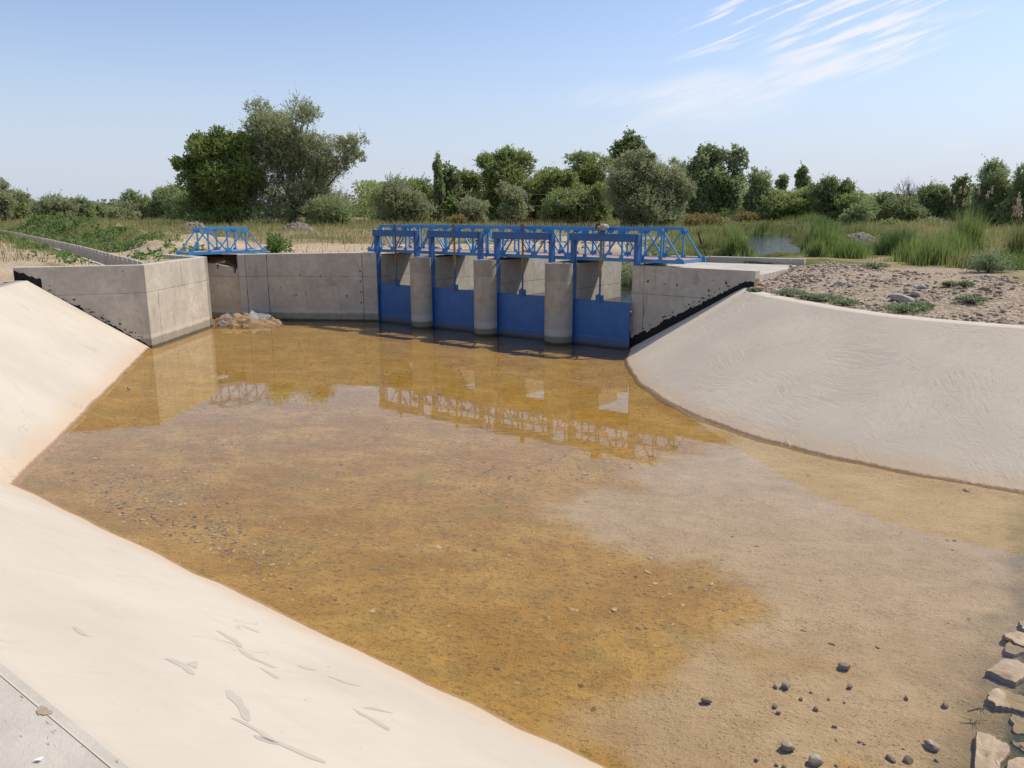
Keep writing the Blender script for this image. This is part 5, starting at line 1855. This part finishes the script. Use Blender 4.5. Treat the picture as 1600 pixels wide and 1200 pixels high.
# --- centre
T = tree
T('silvery_bush', 'grey-olive bush right of the open gap beside the big tree', 'bush', 80, [(625, 318, 32, 32), (648, 325, 26, 24)], L_OLIVE, 'olive', group=GB)
T('green_tree', 'yellow-green rounded tree behind the grey-olive bush', 'tree', 96, [(645, 303, 33, 22), (600, 315, 20, 22), (670, 320, 22, 26)], L_WILLOW, 'willow', group=GB)
T('poplar_tree', 'slimmest poplar, standing left of the round dark tree', 'tree', 92, [(685, 272, 6, 28), (686, 305, 8, 26)], L_OLIVEG, 'poplar', group=GB, dens=1.4)
T('round_tree', 'round dark tree just right of the slim poplar', 'tree', 94, [(703, 278, 14, 22), (706, 306, 17, 22)], L_DARK, 'broad', group=GB)
T('green_tree', 'medium tree between the round dark tree and the big willow', 'tree', 98, [(732, 283, 18, 20), (722, 312, 28, 26), (745, 300, 14, 24)], L_WILLOW, 'willow', group=GB)
T('willow_tree', 'big dense willow with a flat double top in the centre', 'tree', 90, [(778, 256, 28, 26), (808, 254, 27, 25), (792, 290, 42, 36), (785, 322, 36, 26)], L_WILLOW, 'willow', group=GB, dens=1.2)
T('silvery_tree', 'small loose silvery tree in front of the big willow', 'tree', 74, [(800, 310, 20, 20), (803, 330, 22, 14), (790, 300, 10, 14)], L_OLIVE, 'olive', group=GB, dens=.75)
T('grey_bush', 'grey bush between the poplar and the big willow', 'bush', 78, [(738, 326, 24, 18), (726, 335, 16, 10)], L_OLIVE, 'olive', group=GB)
T('yellow_bush', 'small yellow-green bush at the foot of the slim poplar', 'bush', 78, [(706, 322, 10, 14)], L_LIGHT, 'broad', group=GB)
T('yellow_bush', 'low ochre bush left of the grey bush near the pergolas', 'bush', 73, [(714, 343, 15, 7), (705, 345, 9, 5)], L_RUSSET, 'olive', group=GB)
T('round_bush', 'wide dark green thicket right of the big willow', 'bush', 92, [(860, 292, 32, 26), (885, 285, 24, 20), (845, 315, 28, 26), (875, 318, 30, 26)], L_WILLOW, 'willow', group=GB, dens=1.1)
T('round_tree', 'domed green tree rising behind the thicket', 'tree', 100, [(912, 262, 30, 22), (935, 275, 22, 24), (905, 285, 28, 22)], L_WILLOW, 'willow', group=GB)
T('light_bush', 'light green mound in front of the thicket and behind the pergolas', 'bush', 82, [(890, 315, 36, 24), (925, 312, 30, 26), (870, 330, 24, 14)], L_LIGHT if False else L_WILLOW, 'willow', group=GB)
T('dark_tree', 'tall dark tree rising highest behind the silvery bush right of centre', 'tree', 104, [(980, 228, 24, 20), (968, 238, 18, 16), (990, 245, 20, 20), (975, 270, 26, 26)], L_DARK, 'broad', group=GB)
T('silvery_bush', 'very large silvery bush reaching the ground right of centre', 'bush', 66, [(1005, 285, 48, 40), (990, 258, 26, 22), (1045, 300, 32, 38), (975, 312, 34, 32), (1020, 322, 48, 26), (1010, 250, 12, 14)], L_OLIVE, 'olive', group=GB, dens=1.2)
T('grey_tree', 'thin grey tree peeping between the large silvery bush and the open tree', 'tree', 96, [(1056, 262, 12, 14), (1060, 290, 16, 24)], L_OLIVEG, 'olive', group=GB, dens=.7)
T('open_tree', 'tall open-crowned tree with visible trunks right of the large silvery bush', 'tree', 78, [(1098, 258, 24, 28), (1118, 250, 22, 22), (1145, 265, 16, 30), (1110, 295, 38, 32), (1140, 305, 22, 34), (1095, 320, 24, 28)], L_OLIVEG, 'broad', group=GB, dens=.85, limbs=10)
T('grey_tree', 'medium olive tree just right of the open-crowned tree', 'tree', 106, [(1178, 285, 16, 22), (1190, 305, 22, 26), (1172, 318, 18, 22)], L_OLIVEG, 'olive', group=GB)
T('poplar_tree', 'shorter pale poplar of the right hand pair', 'tree', 150, [(1218, 290, 9, 17), (1219, 310, 9, 18)], L_DARK, 'poplar', group=GB, dens=1.4)
T('poplar_tree', 'taller dark poplar of the right hand pair', 'tree', 140, [(1249, 278, 9, 18), (1251, 300, 12, 22)], L_DARK, 'poplar', group=GB, dens=1.6)
T('green_tree', 'bushy green thicket below the two right hand poplars', 'bush', 100, [(1232, 318, 26, 16), (1262, 310, 20, 20), (1205, 322, 18, 16)], L_WILLOW, 'willow', group=GB)
T('spiky_tree', 'spiky-topped dark tree right of the poplars', 'tree', 86, [(1300, 302, 24, 24), (1280, 300, 14, 18), (1318, 295, 12, 16), (1296, 328, 22, 18)], L_DARK, 'olive', group=GB, dens=1.1)
T('light_bush', 'rounded grey-green bush standing on the river bank', 'bush', 64, [(1342, 335, 20, 17), (1330, 345, 16, 12)], L_OLIVEG, 'olive', group=GB)
T('green_bush', 'green slope of bushes behind the river bank bush', 'bush', 84, [(1330, 318, 26, 16), (1352, 326, 20, 14), (1312, 340, 18, 12)], L_WILLOW, 'willow', group=GB)
T('dark_bush', 'dark bush left of the leafless tree', 'bush', 90, [(1383, 318, 22, 18), (1378, 334, 24, 14)], L_DARK, 'olive', group=GB)
T('dark_bush', 'dark shady bush below the leafless tree', 'bush', 84, [(1415, 328, 28, 22), (1408, 342, 26, 12)], L_DARK, 'olive', group=GB)
T('dark_bush', 'broad dark thicket right of the leafless tree', 'bush', 86, [(1452, 312, 26, 22), (1470, 326, 26, 22), (1445, 336, 30, 16)], L_DARK, 'olive', group=GB, dens=1.1)
T('young_tree', 'narrow upright tree rising out of the right hand thicket', 'tree', 84, [(1496, 296, 12, 24), (1494, 325, 16, 24)], L_DARK, 'broad', group=GB)
T('silvery_tree', 'tall feathery willow near the right edge of the photo', 'tree', 62, [(1552, 285, 24, 30), (1540, 275, 12, 18), (1560, 318, 30, 30), (1535, 318, 22, 26)], L_OLIVEG, 'olive', group=GB, dens=.95)
T('silvery_tree', 'feathery willow cut by the right edge of the photo', 'tree', 60, [(1598, 285, 20, 32), (1610, 318, 34, 36), (1582, 330, 20, 24)], L_OLIVEG, 'olive', group=GB, dens=.95)
for i, (x, y, rx, ry, lab, mt) in enumerate([
        (1100, 345, 26, 9, 'low russet shrub below the open-crowned tree', L_RUSSET), (1165, 342, 22, 11, 'low russet shrub left of the river bend', L_RUSSET), (1205, 343, 22, 11, 'brownish shrub above the river bend', L_RUSSET),
        (1240, 345, 24, 11, 'olive-brown shrub right of the river bend', L_OLIVEG), (1285, 347, 20, 10, 'low green shrub above the river reeds', L_WILLOW),
        (1390, 350, 16, 8, 'little green shrub on the dry meadow at right', L_WILLOW), (1460, 352, 22, 10, 'grey shrub in the dry meadow left of the tall reeds', L_OLIVEG), (1535, 355, 26, 14, 'rusty shrub right of the tall reeds', L_RUSSET), (1575, 352, 16, 16, 'green shrub behind the reeds at the right edge', L_WILLOW)]):
    tree('low_shrub', lab, 'shrub', (98 + (i * 5) % 11) if i in (1, 2, 3, 4) else 66 + (i * 5) % 11, [(x, y, rx, ry), (x + rx * .5, y + 2, rx * .6, ry * .8)], mt, 'olive', group='low shrubs near the river', dens=1.0, limbs=2)

# far woods closing the horizon
n = 42000
xx = rg.uniform(-330, 330, n); yy_ = rg.uniform(235, 262, n)
hh = 5.0 + 3.2 * np.array([fbm(a, 0, 3, .035, 4) for a in xx]) + 1.2 * np.array([fbm(a, 2, 3, .2, 2) for a in xx])
C = np.stack([xx, yy_, 2.9 + np.clip(hh, 1, 12) * rg.random(n) ** .8 * (.4 + .6 * rg.random(n))], 1)
o = leaves(C, rg.standard_normal((n, 3)), 1.3, 1.0, rg, rg.random(n), 'far_wood', L_DARK)
tag(o, 'distant belt of dark woodland on the horizon', 'woodland', kind='stuff')

# a belt of lower woodland behind the single trees
n = 60000
xx = rg.uniform(-24, 98, n); yy_ = rg.uniform(118, 130, n)
hh = 4.7 + 2.6 * np.array([fbm(a, 0, 3, .07, 4) for a in xx]) + .9 * np.array([fbm(a, 2, 3, .4, 2) for a in xx])
C = np.stack([xx, yy_, 2.9 + np.clip(hh, 1.2, 9) * rg.random(n) ** .7], 1)
tn = np.clip(.5 + .9 * np.array([fbm(a, b, 6, .25, 2) for a, b in zip(xx, C[:, 2])]) + .3 * (rg.random(n) - .5), 0, 1)
o = leaves(C, rg.standard_normal((n, 3)), .42, .28, rg, tn, 'woodland_belt', L_WILLOW)
tag(o, 'low olive green woodland filling the gaps behind the single trees', 'woodland', kind='stuff')

# the leafless tree
g = empty('dead_tree')
X0, _ = to_w(1413, 300, 88); g.location = (X0, 88, gz1(X0, 88))
mb = MB()


def branch(p, d, L, r, depth, rr):
    if depth == 0 or L < .15: return
    mid = p + d * L * .5 + Vector((rr.uniform(-1, 1), rr.uniform(-1, 1), rr.uniform(-1, 1))) * L * .07
    e = p + d * L
    mb.tube([tuple(p), tuple(mid), tuple(e)], [r, r * .8, r * .6], 5)
    for _ in range(3 if depth > 2 else 2):
        nd = (d + Vector((rr.uniform(-1, 1), rr.uniform(-.8, .8), rr.uniform(-.2, .8))) * .75).normalized()
        branch(p.lerp(e, rr.uniform(.55, 1)), nd, L * rr.uniform(.6, .8), r * .55, depth - 1, rr)


rr_ = random.Random(5)
branch(Vector((0, 0, -.2)), Vector((.05, 0, 1)), 1.9, .13, 7, rr_)
branch(Vector((0, 0, .9)), Vector((.45, 0, .9)).normalized(), 1.6, .09, 6, rr_)
branch(Vector((0, 0, .9)), Vector((-.4, 0, .9)).normalized(), 1.4, .08, 6, rr_)
mb.build('trunk', M_DEADW, g)
tag(g, 'bare leafless tree sticking out of the dark bushes at right', 'tree')

# ------------------------------------------------------------------ leafy plant by the small bridge
def leafy(name, label, x, y, w, h, mat, n, seed, zg=None, leaf=.14, cat='plant', wid=.45):
    rg = np.random.default_rng(seed)
    p = at_z(x, y, zg) if zg else None
    X0, Y0 = p[0], p[1]
    z0 = gz1(X0, Y0)
    g = empty(name); g.location = (X0, Y0, z0)
    d = rg.standard_normal((n, 3)); d[:, 2] = np.abs(d[:, 2]); d /= np.linalg.norm(d, axis=1, keepdims=True)
    r_ = rg.random(n) ** .45
    C = d * np.array([w, w * .8, h]) * r_[:, None] * (1 + .25 * np.sin(d[:, :1] * 7 + d[:, 1:2] * 5)) + np.array([0, 0, .05])
    dirs = d * .8 + np.array([0, 0, -.1]) + .4 * rg.standard_normal((n, 3))
    leaves(C, dirs, leaf * rg.uniform(.6, 1.3, n), leaf * wid * rg.uniform(.7, 1.2, n), rg, rg.random(n), 'foliage', mat, g)
    mb = MB()
    for k in range(12):
        j = rg.integers(n); mb.tube([(0, 0, -.05), tuple(C[j] * .5 + np.array([0, 0, .05])), tuple(C[j])], [.014, .01, .004], 5)
    mb.build('stem', M_BARK, g)
    return tag(g, label, cat)


leafy('leafy_plant', 'glossy green leafy plant growing beside the small blue footbridge', 433, 394, .52, .78, L_WEED, 420, 5, 2.45, .20)
leafy('round_bush', 'small round bright green bush at the far right of the gravel', 1545, 437, .62, .55, L_GRNY, 2600, 6, 2.25, .07)
for i, (x, y, w, h, lab) in enumerate([
        (1415, 487, .50, .16, 'largest grey-green weed rosette just behind the right crest'), (1235, 462, .38, .12, 'grey-green weed nearest the platform behind the crest'),
        (1285, 470, .42, .12, 'weed patch right of the one nearest the platform'), (1262, 468, .25, .10, 'tiny weed between two patches behind the crest'),
        (1515, 486, .32, .10, 'flat weed on the gravel near the right edge'), (1320, 477, .30, .09, 'thin weed halfway along the right crest'),
        (1440, 486, .22, .08, 'small weed touching the largest rosette'), (1505, 473, .2, .1, 'lone green tuft farther back on the gravel'), (1180, 456, .2, .07, 'tiny tuft at the end of the right wing wall'),
        (1365, 440, .4, .12, 'green tuft beside the rock pile on the gravel'), (1480, 470, .18, .08, 'isolated sprig on the gravel below the reeds')]):
    leafy('weed', lab, x, y, w, h, L_GRNY, int(260 + w * 900), 20 + i, ZR, .075, 'weed')
pb_ = at_y(978, 452, 31)
g = empty('bank_bush'); g.location = (pb_[0] + .8, 31, 1.15)
rgb = np.random.default_rng(55); nb_ = 5200
d_ = rgb.standard_normal((nb_, 3)); d_[:, 2] = np.abs(d_[:, 2]); d_ /= np.linalg.norm(d_, axis=1, keepdims=True)
leaves(d_ * np.array([1.5, .9, 1.15]) * (rgb.random(nb_) ** .4)[:, None] * (1 + .3 * np.sin(d_[:, :1] * 8)), d_ + .6 * rgb.standard_normal((nb_, 3)), .10, .05, rgb, rgb.random(nb_), 'foliage', L_DARK, g)
mb = MB()
for k in range(8): mb.tube([(0, 0, -.4), tuple(d_[k] * .5), tuple(d_[k] * 1.0)], [.03, .02, .006], 5)
mb.build('stem', M_BARK, g)
tag(g, 'dark bush on the upstream bank seen through the rightmost gate', 'bush')
# low rock pile on the gravel
for i, (x, y, r_, lab) in enumerate([(1412, 458, .21, 'large flat grey rock on the gravel'), (1432, 456, .14, 'tan rock right of the large flat one'), (1438, 452, .12, 'small rock behind the tan rock'), (1395, 455, .10, 'small grey rock left of the large flat one'),
                                     (1316, 440, .13, 'grey rock farther left near the grass on the gravel'), (1330, 443, .10, 'little stone beside the farther left grey rock')]):
    p = at_z(x, y, 2.3)
    o = bpy.data.objects.new('rock', smesh[(i * 3 + 1) % 10] if i % 2 == 0 else smesh[i]); COL.objects.link(o)
    o.location = (p[0], p[1], gz1(p[0], p[1]) + r_ * .25); o.scale = (r_ * 1.3, r_, r_ * .9); o.rotation_euler = (.1, .2, i * 1.3)
    tag(o, lab, 'rock', 'rocks on the gravel bank')
for nm, x, y, rx, ry, h, lab in [('rubble_heap', 1346, 366, 1.1, .8, .45, 'grey rubble heap on the dry meadow right of the river'), ('rubble_heap', 465, 356, 1.4, .8, .55, 'brown earth and stone pile in front of the big silvery tree'),
                                 ('rubble_heap', 300, 357, 1.2, .8, .6, 'dark earth mound beyond the small blue footbridge')]:
    Yd = 1.25 * 1229 / (y - 334 + 4); X0, _ = to_w(x, y, Yd)
    tag(lump_field(nm, X0, Yd, rx, ry, gz1(X0, Yd) - .05, h, M_RUBBLE, x), lab, 'heap')

# ------------------------------------------------------------------ reeds
def reeds(label, x, ybase, zg, w, h, n, mat, seed, plumes=0, lean=.28, wb=.022, group='reed clumps'):
    rg = np.random.default_rng(seed)
    p = at_z(x, ybase, zg)
    X0, Y0 = p[0], p[1]
    z0 = gz1(X0, Y0)
    g = empty('reed_clump'); g.location = (X0, Y0, z0)
    X = rg.normal(0, w * .45, n); Y = rg.normal(0, w * .35, n)
    H = h * rg.uniform(.45, 1.05, n) * np.exp(-(X / (w * 1.3)) ** 2)
    zz = ground_z(X + X0, Y + Y0) - z0
    ok_ = riv_clear(X + X0, Y + Y0, .05)
    if ok_.sum() < 60: print('REEDS IN WATER', label, X0, Y0); ok_[:] = True
    X, Y, zz, H = X[ok_], Y[ok_], zz[ok_], H[ok_]; n = len(X)
    blades(X, Y, zz - .05, H, wb * rg.uniform(.7, 1.4, n) * (Y0 / 30) ** .5, lean, rg, 'blades', mat, g, 4)
    if plumes:
        Xp = rg.normal(0, w * .35, plumes); Yp = rg.normal(0, w * .25, plumes); Hp = h * rg.uniform(.95, 1.25, plumes)
        mb = MB()
        Cs = []; Ds = []
        for a, b, c_ in zip(Xp, Yp, Hp):
            lx = rg.uniform(-.15, .15) * c_
            mb.tube([(a, b, 0), (a + lx * .5, b, c_ * .6), (a + lx, b, c_)], [.008, .006, .003], 4)
            m_ = 34
            f_ = rg.random(m_)
            Cs.append(np.stack([a + lx * (1 + f_ * .1) + rg.normal(0, .035, m_) * (1.1 - f_), b + rg.normal(0, .035, m_), c_ * (.93) + f_ * .32], 1))
            Ds.append(np.tile([lx * .2, 0, 1], (m_, 1)) + .3 * rg.standard_normal((m_, 3)))
        mb.build('stalks', M_DEADW, g)
        C = np.concatenate(Cs); D = np.concatenate(Ds)
        leaves(C, D, .11, .03, rg, rg.random(len(C)), 'plumes', L_PLUME, g)
    return tag(g, label, 'reeds', group)


ridx = 0
for (x, yb, zg, w, h, n, mt, pl_, lab) in [
    (1130, 398, 2.3, 1.2, 1.1, 700, L_REED, 0, 'light green reeds right behind the end of the long footbridge'),
    (1150, 398, 2.2, .8, 1.2, 800, L_REED, 0, 'bright reeds on the left bank touching the river'),
    (1112, 392, 2.3, 1.0, .9, 500, L_GRASS, 0, 'yellowish low reeds next to the leaning rod'),
    (1150, 378, 2.4, 1.6, 1.2, 700, L_REED, 0, 'taller reeds farther up the left river bank'),
    (1105, 372, 2.5, 1.8, 1.0, 600, L_GRASS, 0, 'dry yellow reeds behind the leaning rod'),
    (1182, 362, 2.0, 1.8, 1.3, 600, L_REEDD, 0, 'dark reeds at the left of the river bend'),
    (1236, 361, 1.9, 2.2, 1.3, 700, L_REED, 0, 'reeds closing the far end of the visible river'),
    (1266, 372, 1.7, 1.8, 1.5, 900, L_REED, 0, 'rounded green reeds on the right river bank by the bend'),
    (1282, 392, 1.7, 1.2, 1.4, 900, L_REEDD, 0, 'dark dense reeds hanging over the river from the right'),
    (1285, 418, 1.8, .75, 1.55, 900, L_REED, 0, 'long bladed reeds in the foreground right of the river'),
    (1276, 422, 1.9, .4, .9, 450, L_REED, 0, 'short reeds at the corner of the platform'),
    (1308, 405, 1.8, 1.0, 1.9, 1200, L_REED, 0, 'tallest leafy reeds just right of the river'),
    (1325, 418, 2.0, .8, .9, 700, L_LIGHT, 0, 'yellow-green bushy reeds behind the small concrete strip'),
    (1340, 385, 2.1, 1.8, 1.1, 900, L_GRASS, 0, 'pale grassy reeds left of the dark ditch reeds'),
    (1372, 418, 1.6, 1.1, 1.4, 1200, L_REEDD, 0, 'dark reeds at the left end of the ditch'),
    (1400, 424, 1.7, 1.0, 1.3, 1200, L_REEDD, 0, 'dark drooping reeds in the middle of the ditch'),
    (1430, 430, 1.9, .9, 1.05, 1000, L_REED, 0, 'fresh green reeds leaning over the gravel'),
    (1460, 432, 2.0, .9, 1.1, 1000, L_REED, 0, 'bright green reeds in front of the tall plumed clump'),
    (1480, 420, 2.0, 1.0, 1.3, 900, L_REED, 0, 'green reeds left of the tall plumed clump'),
    (1505, 402, 2.1, .8, 2.3, 900, L_REED, 9, 'tall reed clump with reddish plumes'),
    (1520, 428, 2.2, .9, .7, 700, L_GRASS, 0, 'short faded reeds left of the small round bush'),
    (1592, 420, 2.2, .6, 1.7, 700, L_GRASS, 6, 'tall brownish plumed reeds cut by the right edge'),
    (1578, 432, 2.2, .7, .7, 500, L_LIGHT, 0, 'short green reeds beside the small round bush'),
    (1560, 400, 2.3, 1.6, .7, 600, L_GRASS, 0, 'low yellowish reeds on the meadow near the right edge'),
]:
    reeds(lab, x, yb, zg, w, h, n, mt, 300 + ridx, pl_)
    ridx += 1

# ------------------------------------------------------------------ grass, weeds (uncountable)
def scatter(n, xr, yr, fn, seed):
    rg = np.random.default_rng(seed)
    Y = np.exp(rg.uniform(math.log(yr[0]), math.log(yr[1]), n)); X = rg.uniform(xr[0], xr[1], n) * Y
    ok = fn(X, Y, rg)
    X, Y = X[ok], Y[ok]
    ok = ~inside(X, Y, hole) & ~inside(X, Y, fl_hole) & ~inside(X, Y, platpoly)
    ok &= riv_clear(X, Y)
    return X[ok], Y[ok]


def f_dry(X, Y, rg):
    s = np.clip(1 - sstep(seg_dist(X, Y, [(-11, 31), (-5, 32), (2, 36), (7, 42)])[0], 5, 11), 0, 1)
    gr = (1 - sstep(seg_dist(X, Y, CREST_POLY_R)[0], 4.5, 8)) * (X > 4)
    dw, par = seg_dist(X, Y, RIVER)
    ln_ = np.array([fbm(a, b, 6, .12, 3) for a, b in zip(X, Y)])
    return ~((X > 8) & (X < 15) & (Y < 36.5)) & (rg.random(len(X)) > s * .97) & (rg.random(len(X)) > gr * .98) & (dw > 4) & (ln_ + .3 * rg.standard_normal(len(X)) > -.35) & ~((X < -13) & (Y < 45) & (X < -Y * .52 - .5) & (rg.random(len(X)) < .6))


X, Y = scatter(52000, (-.72, .72), (27, 120), f_dry, 41)
rgx = np.random.default_rng(4)
blades(X, Y, ground_z(X, Y) - .02, rgx.uniform(.18, .5, len(X)), .028 * (Y / 40) ** .8, .5, rgx, 'dry_grass', L_DRY, seg=2)
tag(bpy.data.objects['dry_grass'], 'straw coloured dry grass covering the fields beyond the gates', 'grass', kind='stuff')


def f_green(X, Y, rg):
    dw, par = seg_dist(X, Y, RIVER)
    df, _ = seg_dist(X, Y, FL_F)
    ln_ = np.array([fbm(a, b, 3, .18, 4) for a, b in zip(X, Y)])
    s = np.clip(1 - sstep(seg_dist(X, Y, [(-11, 31), (-5, 32), (2, 36), (7, 42)])[0], 5, 11), 0, 1)
    gr = (1 - sstep(seg_dist(X, Y, CREST_POLY_R)[0], 3.5, 6)) * (X > 4)
    pr = np.clip(1 - sstep(dw, 4, 16), 0, 1) * (dw > 2.6) + .8 * sstep(ln_, -.1, .25) + .5 * (df < 4)
    return ~((X > 8) & (X < 15) & (Y < 36.5)) & (rg.random(len(X)) < pr * (1 - .93 * s * (dw > 7)) * (1 - .97 * gr)) & ~((X < -13) & (Y < 40) & (X < -Y * .55) & (rg.random(len(X)) < .6))


X, Y = scatter(85000, (-.72, .72), (25, 110), f_green, 42)
blades(X, Y, ground_z(X, Y) - .02, rgx.uniform(.15, .45, len(X)), .03 * (Y / 40) ** .8, .45, rgx, 'green_grass', L_GRASS, seg=2)
tag(bpy.data.objects['green_grass'], 'yellow-green grass along the river banks and field edges', 'grass', kind='stuff')

# taller rank growth in front of the trees
for nm_, mt_, sd_, n_, lab_ in (('tall_weeds', L_DRY, 51, 15000, 'tall dry stalks and seed heads in front of the tree line'), ('tall_herbs', L_GRASS, 52, 42000, 'knee high green herbs mixed into the field in front of the trees')):
    def f_t(X, Y, rg):
        cl_ = np.array([fbm(a, b, sd_, .11, 4) for a, b in zip(X, Y)])
        dens_ = sstep(Y, 48, 72) * (.35 + 1.3 * np.clip(cl_ + .15, 0, 1)) + .5 * (cl_ > .22)
        return rg.random(len(X)) < dens_ * (seg_dist(X, Y, [(-11, 31), (-5, 32), (2, 36), (7, 42)])[0] > 9)
    X, Y = scatter(n_, (-.72, .72), (36, 112), f_t, sd_)
    hh_ = rgx.uniform(.3, .8, len(X)) * (1 + .6 * np.array([fbm(a, b, 9, .3, 2) for a, b in zip(X, Y)]))
    blades(X, Y, ground_z(X, Y) - .03, hh_, .05 * (Y / 60) ** .8, .5, rgx, nm_, mt_, seg=2)
    tag(bpy.data.objects[nm_], lab_, 'weeds' if sd_ == 51 else 'herbs', kind='stuff')

# broad weeds along the flume
rg2 = np.random.default_rng(77)
n = 3600
par_ = rg2.random(n) ** .8 * 3.2
base = np.array([FL_F[int(p)] + (FL_F[int(p) + 1] - FL_F[int(p)]) * (p - int(p)) for p in par_])
side = rg2.random(n)
off = np.where(side < .62, rg2.uniform(.25, 3.2, n), -rg2.uniform(1.5, 2.9, n))
base = base + np.array([.86, .5]) * off[:, None]
clm = np.array([fbm(a, b, 12, .45, 3) for a, b in base])
ok = clm + .10 * rg2.standard_normal(n) > np.where(off > 0, .02 + .06 * np.abs(off), .10)
ok &= ~inside(base[:, 0], base[:, 1], hole) & ~inside(base[:, 0], base[:, 1], fl_hole) & (base[:, 1] > 26.8)
base = base[ok]
k = 9
C = np.repeat(np.column_stack([base, ground_z(base[:, 0], base[:, 1])]), k, 0)
C += np.column_stack([rg2.normal(0, .12, len(C)), rg2.normal(0, .12, len(C)), rg2.uniform(.0, .28, len(C))])
D = rg2.standard_normal((len(C), 3)); D[:, 2] *= .4
sc_ = (C[:, 1] / 32) ** .6
o = leaves(C, D, .17 * sc_ * rg2.uniform(.6, 1.2, len(C)), .12 * sc_, rg2, rg2.random(len(C)), 'weeds', L_WEED)
tag(o, 'broad-leaved green weeds growing along both sides of the flume', 'weeds', kind='stuff')

# ------------------------------------------------------------------ pergola frames and picket fence
def pergola(label, x0, x1, ytop, ybar, Y, hoops, depth=2.2, ybase=349):
    g = empty('pergola_frame')
    k = Y / 1229.
    X0 = (x0 - 800) * k; X1 = (x1 - 800) * k
    zb = gz1((X0 + X1) / 2, Y); ztop = EYE - (ytop - 334) * k; zbar = EYE - (ybar - 334) * k
    g.location = (X0, Y, zb)
    def q(x, y, z): return (x - X0, y, z - zb)
    for dy in (0, depth):
        mb = MB(); mb.tube([q(X0, dy, zbar), q(X1, dy, zbar)], .032, 6); mb.build('rail', M_PGREEN, g)
        for x in (X0 + .2, (X0 + X1) / 2, X1 - .2):
            mb = MB(); mb.tube([q(x, dy, zb - .2), q(x, dy, zbar)], .03, 6); mb.build('post', M_DARKR, g)
    if hoops:
        for x in np.linspace(X0 + .05, X1 - .05, hoops):
            mb = MB(); mb.tube([q(x, depth / 2 - depth / 2 * math.cos(a), zbar + (ztop - zbar) * math.sin(a)) for a in np.linspace(0, math.pi, 13)], .03, 6); mb.build('hoop', M_PGREEN, g)
        mb = MB(); mb.tube([q(X0, depth / 2, ztop), q(X1, depth / 2, ztop)], .028, 6); mb.build('ridge', M_PGREEN, g)
    return tag(g, label, 'pergola', 'green pipe frames in front of the trees')


pergola('flat green pipe frame left of the grey bush', 645, 700, 325, 328, 72, 0)
pergola('arched green pipe frame behind the small loose silvery tree', 823, 858, 304, 322, 72, 2, 3.2)
pergola('three hooped green pipe frame, rightmost of the frames', 870, 928, 306, 320, 70, 3, 2.6)
f = empty('picket_fence')
for k in range(46):
    x = 778 + k * 3.3
    X0, _ = to_w(x, 345, 64)
    zb = gz1(X0, 64)
    mb = MB(); mb.tube([(X0, 64, zb - .1), (X0, 64, zb + .75)], .022, 4); mb.build('picket', M_DARKR, f)
Xa, _ = to_w(778, 345, 64); Xb, _ = to_w(778 + 45 * 3.3, 345, 64)
for dz in (.2, .6):
    mb = MB(); mb.tube([(Xa, 64.03, gz1(Xa, 64) + dz), (Xb, 64.03, gz1(Xb, 64) + dz)], .022, 4); mb.build('rail', M_DARKR, f)
tag(f, 'low dark iron picket fence in front of the pergola frames', 'fence')
print('leaves done', sum(len(o.data.polygons) for o in bpy.data.objects if o.type == 'MESH'))
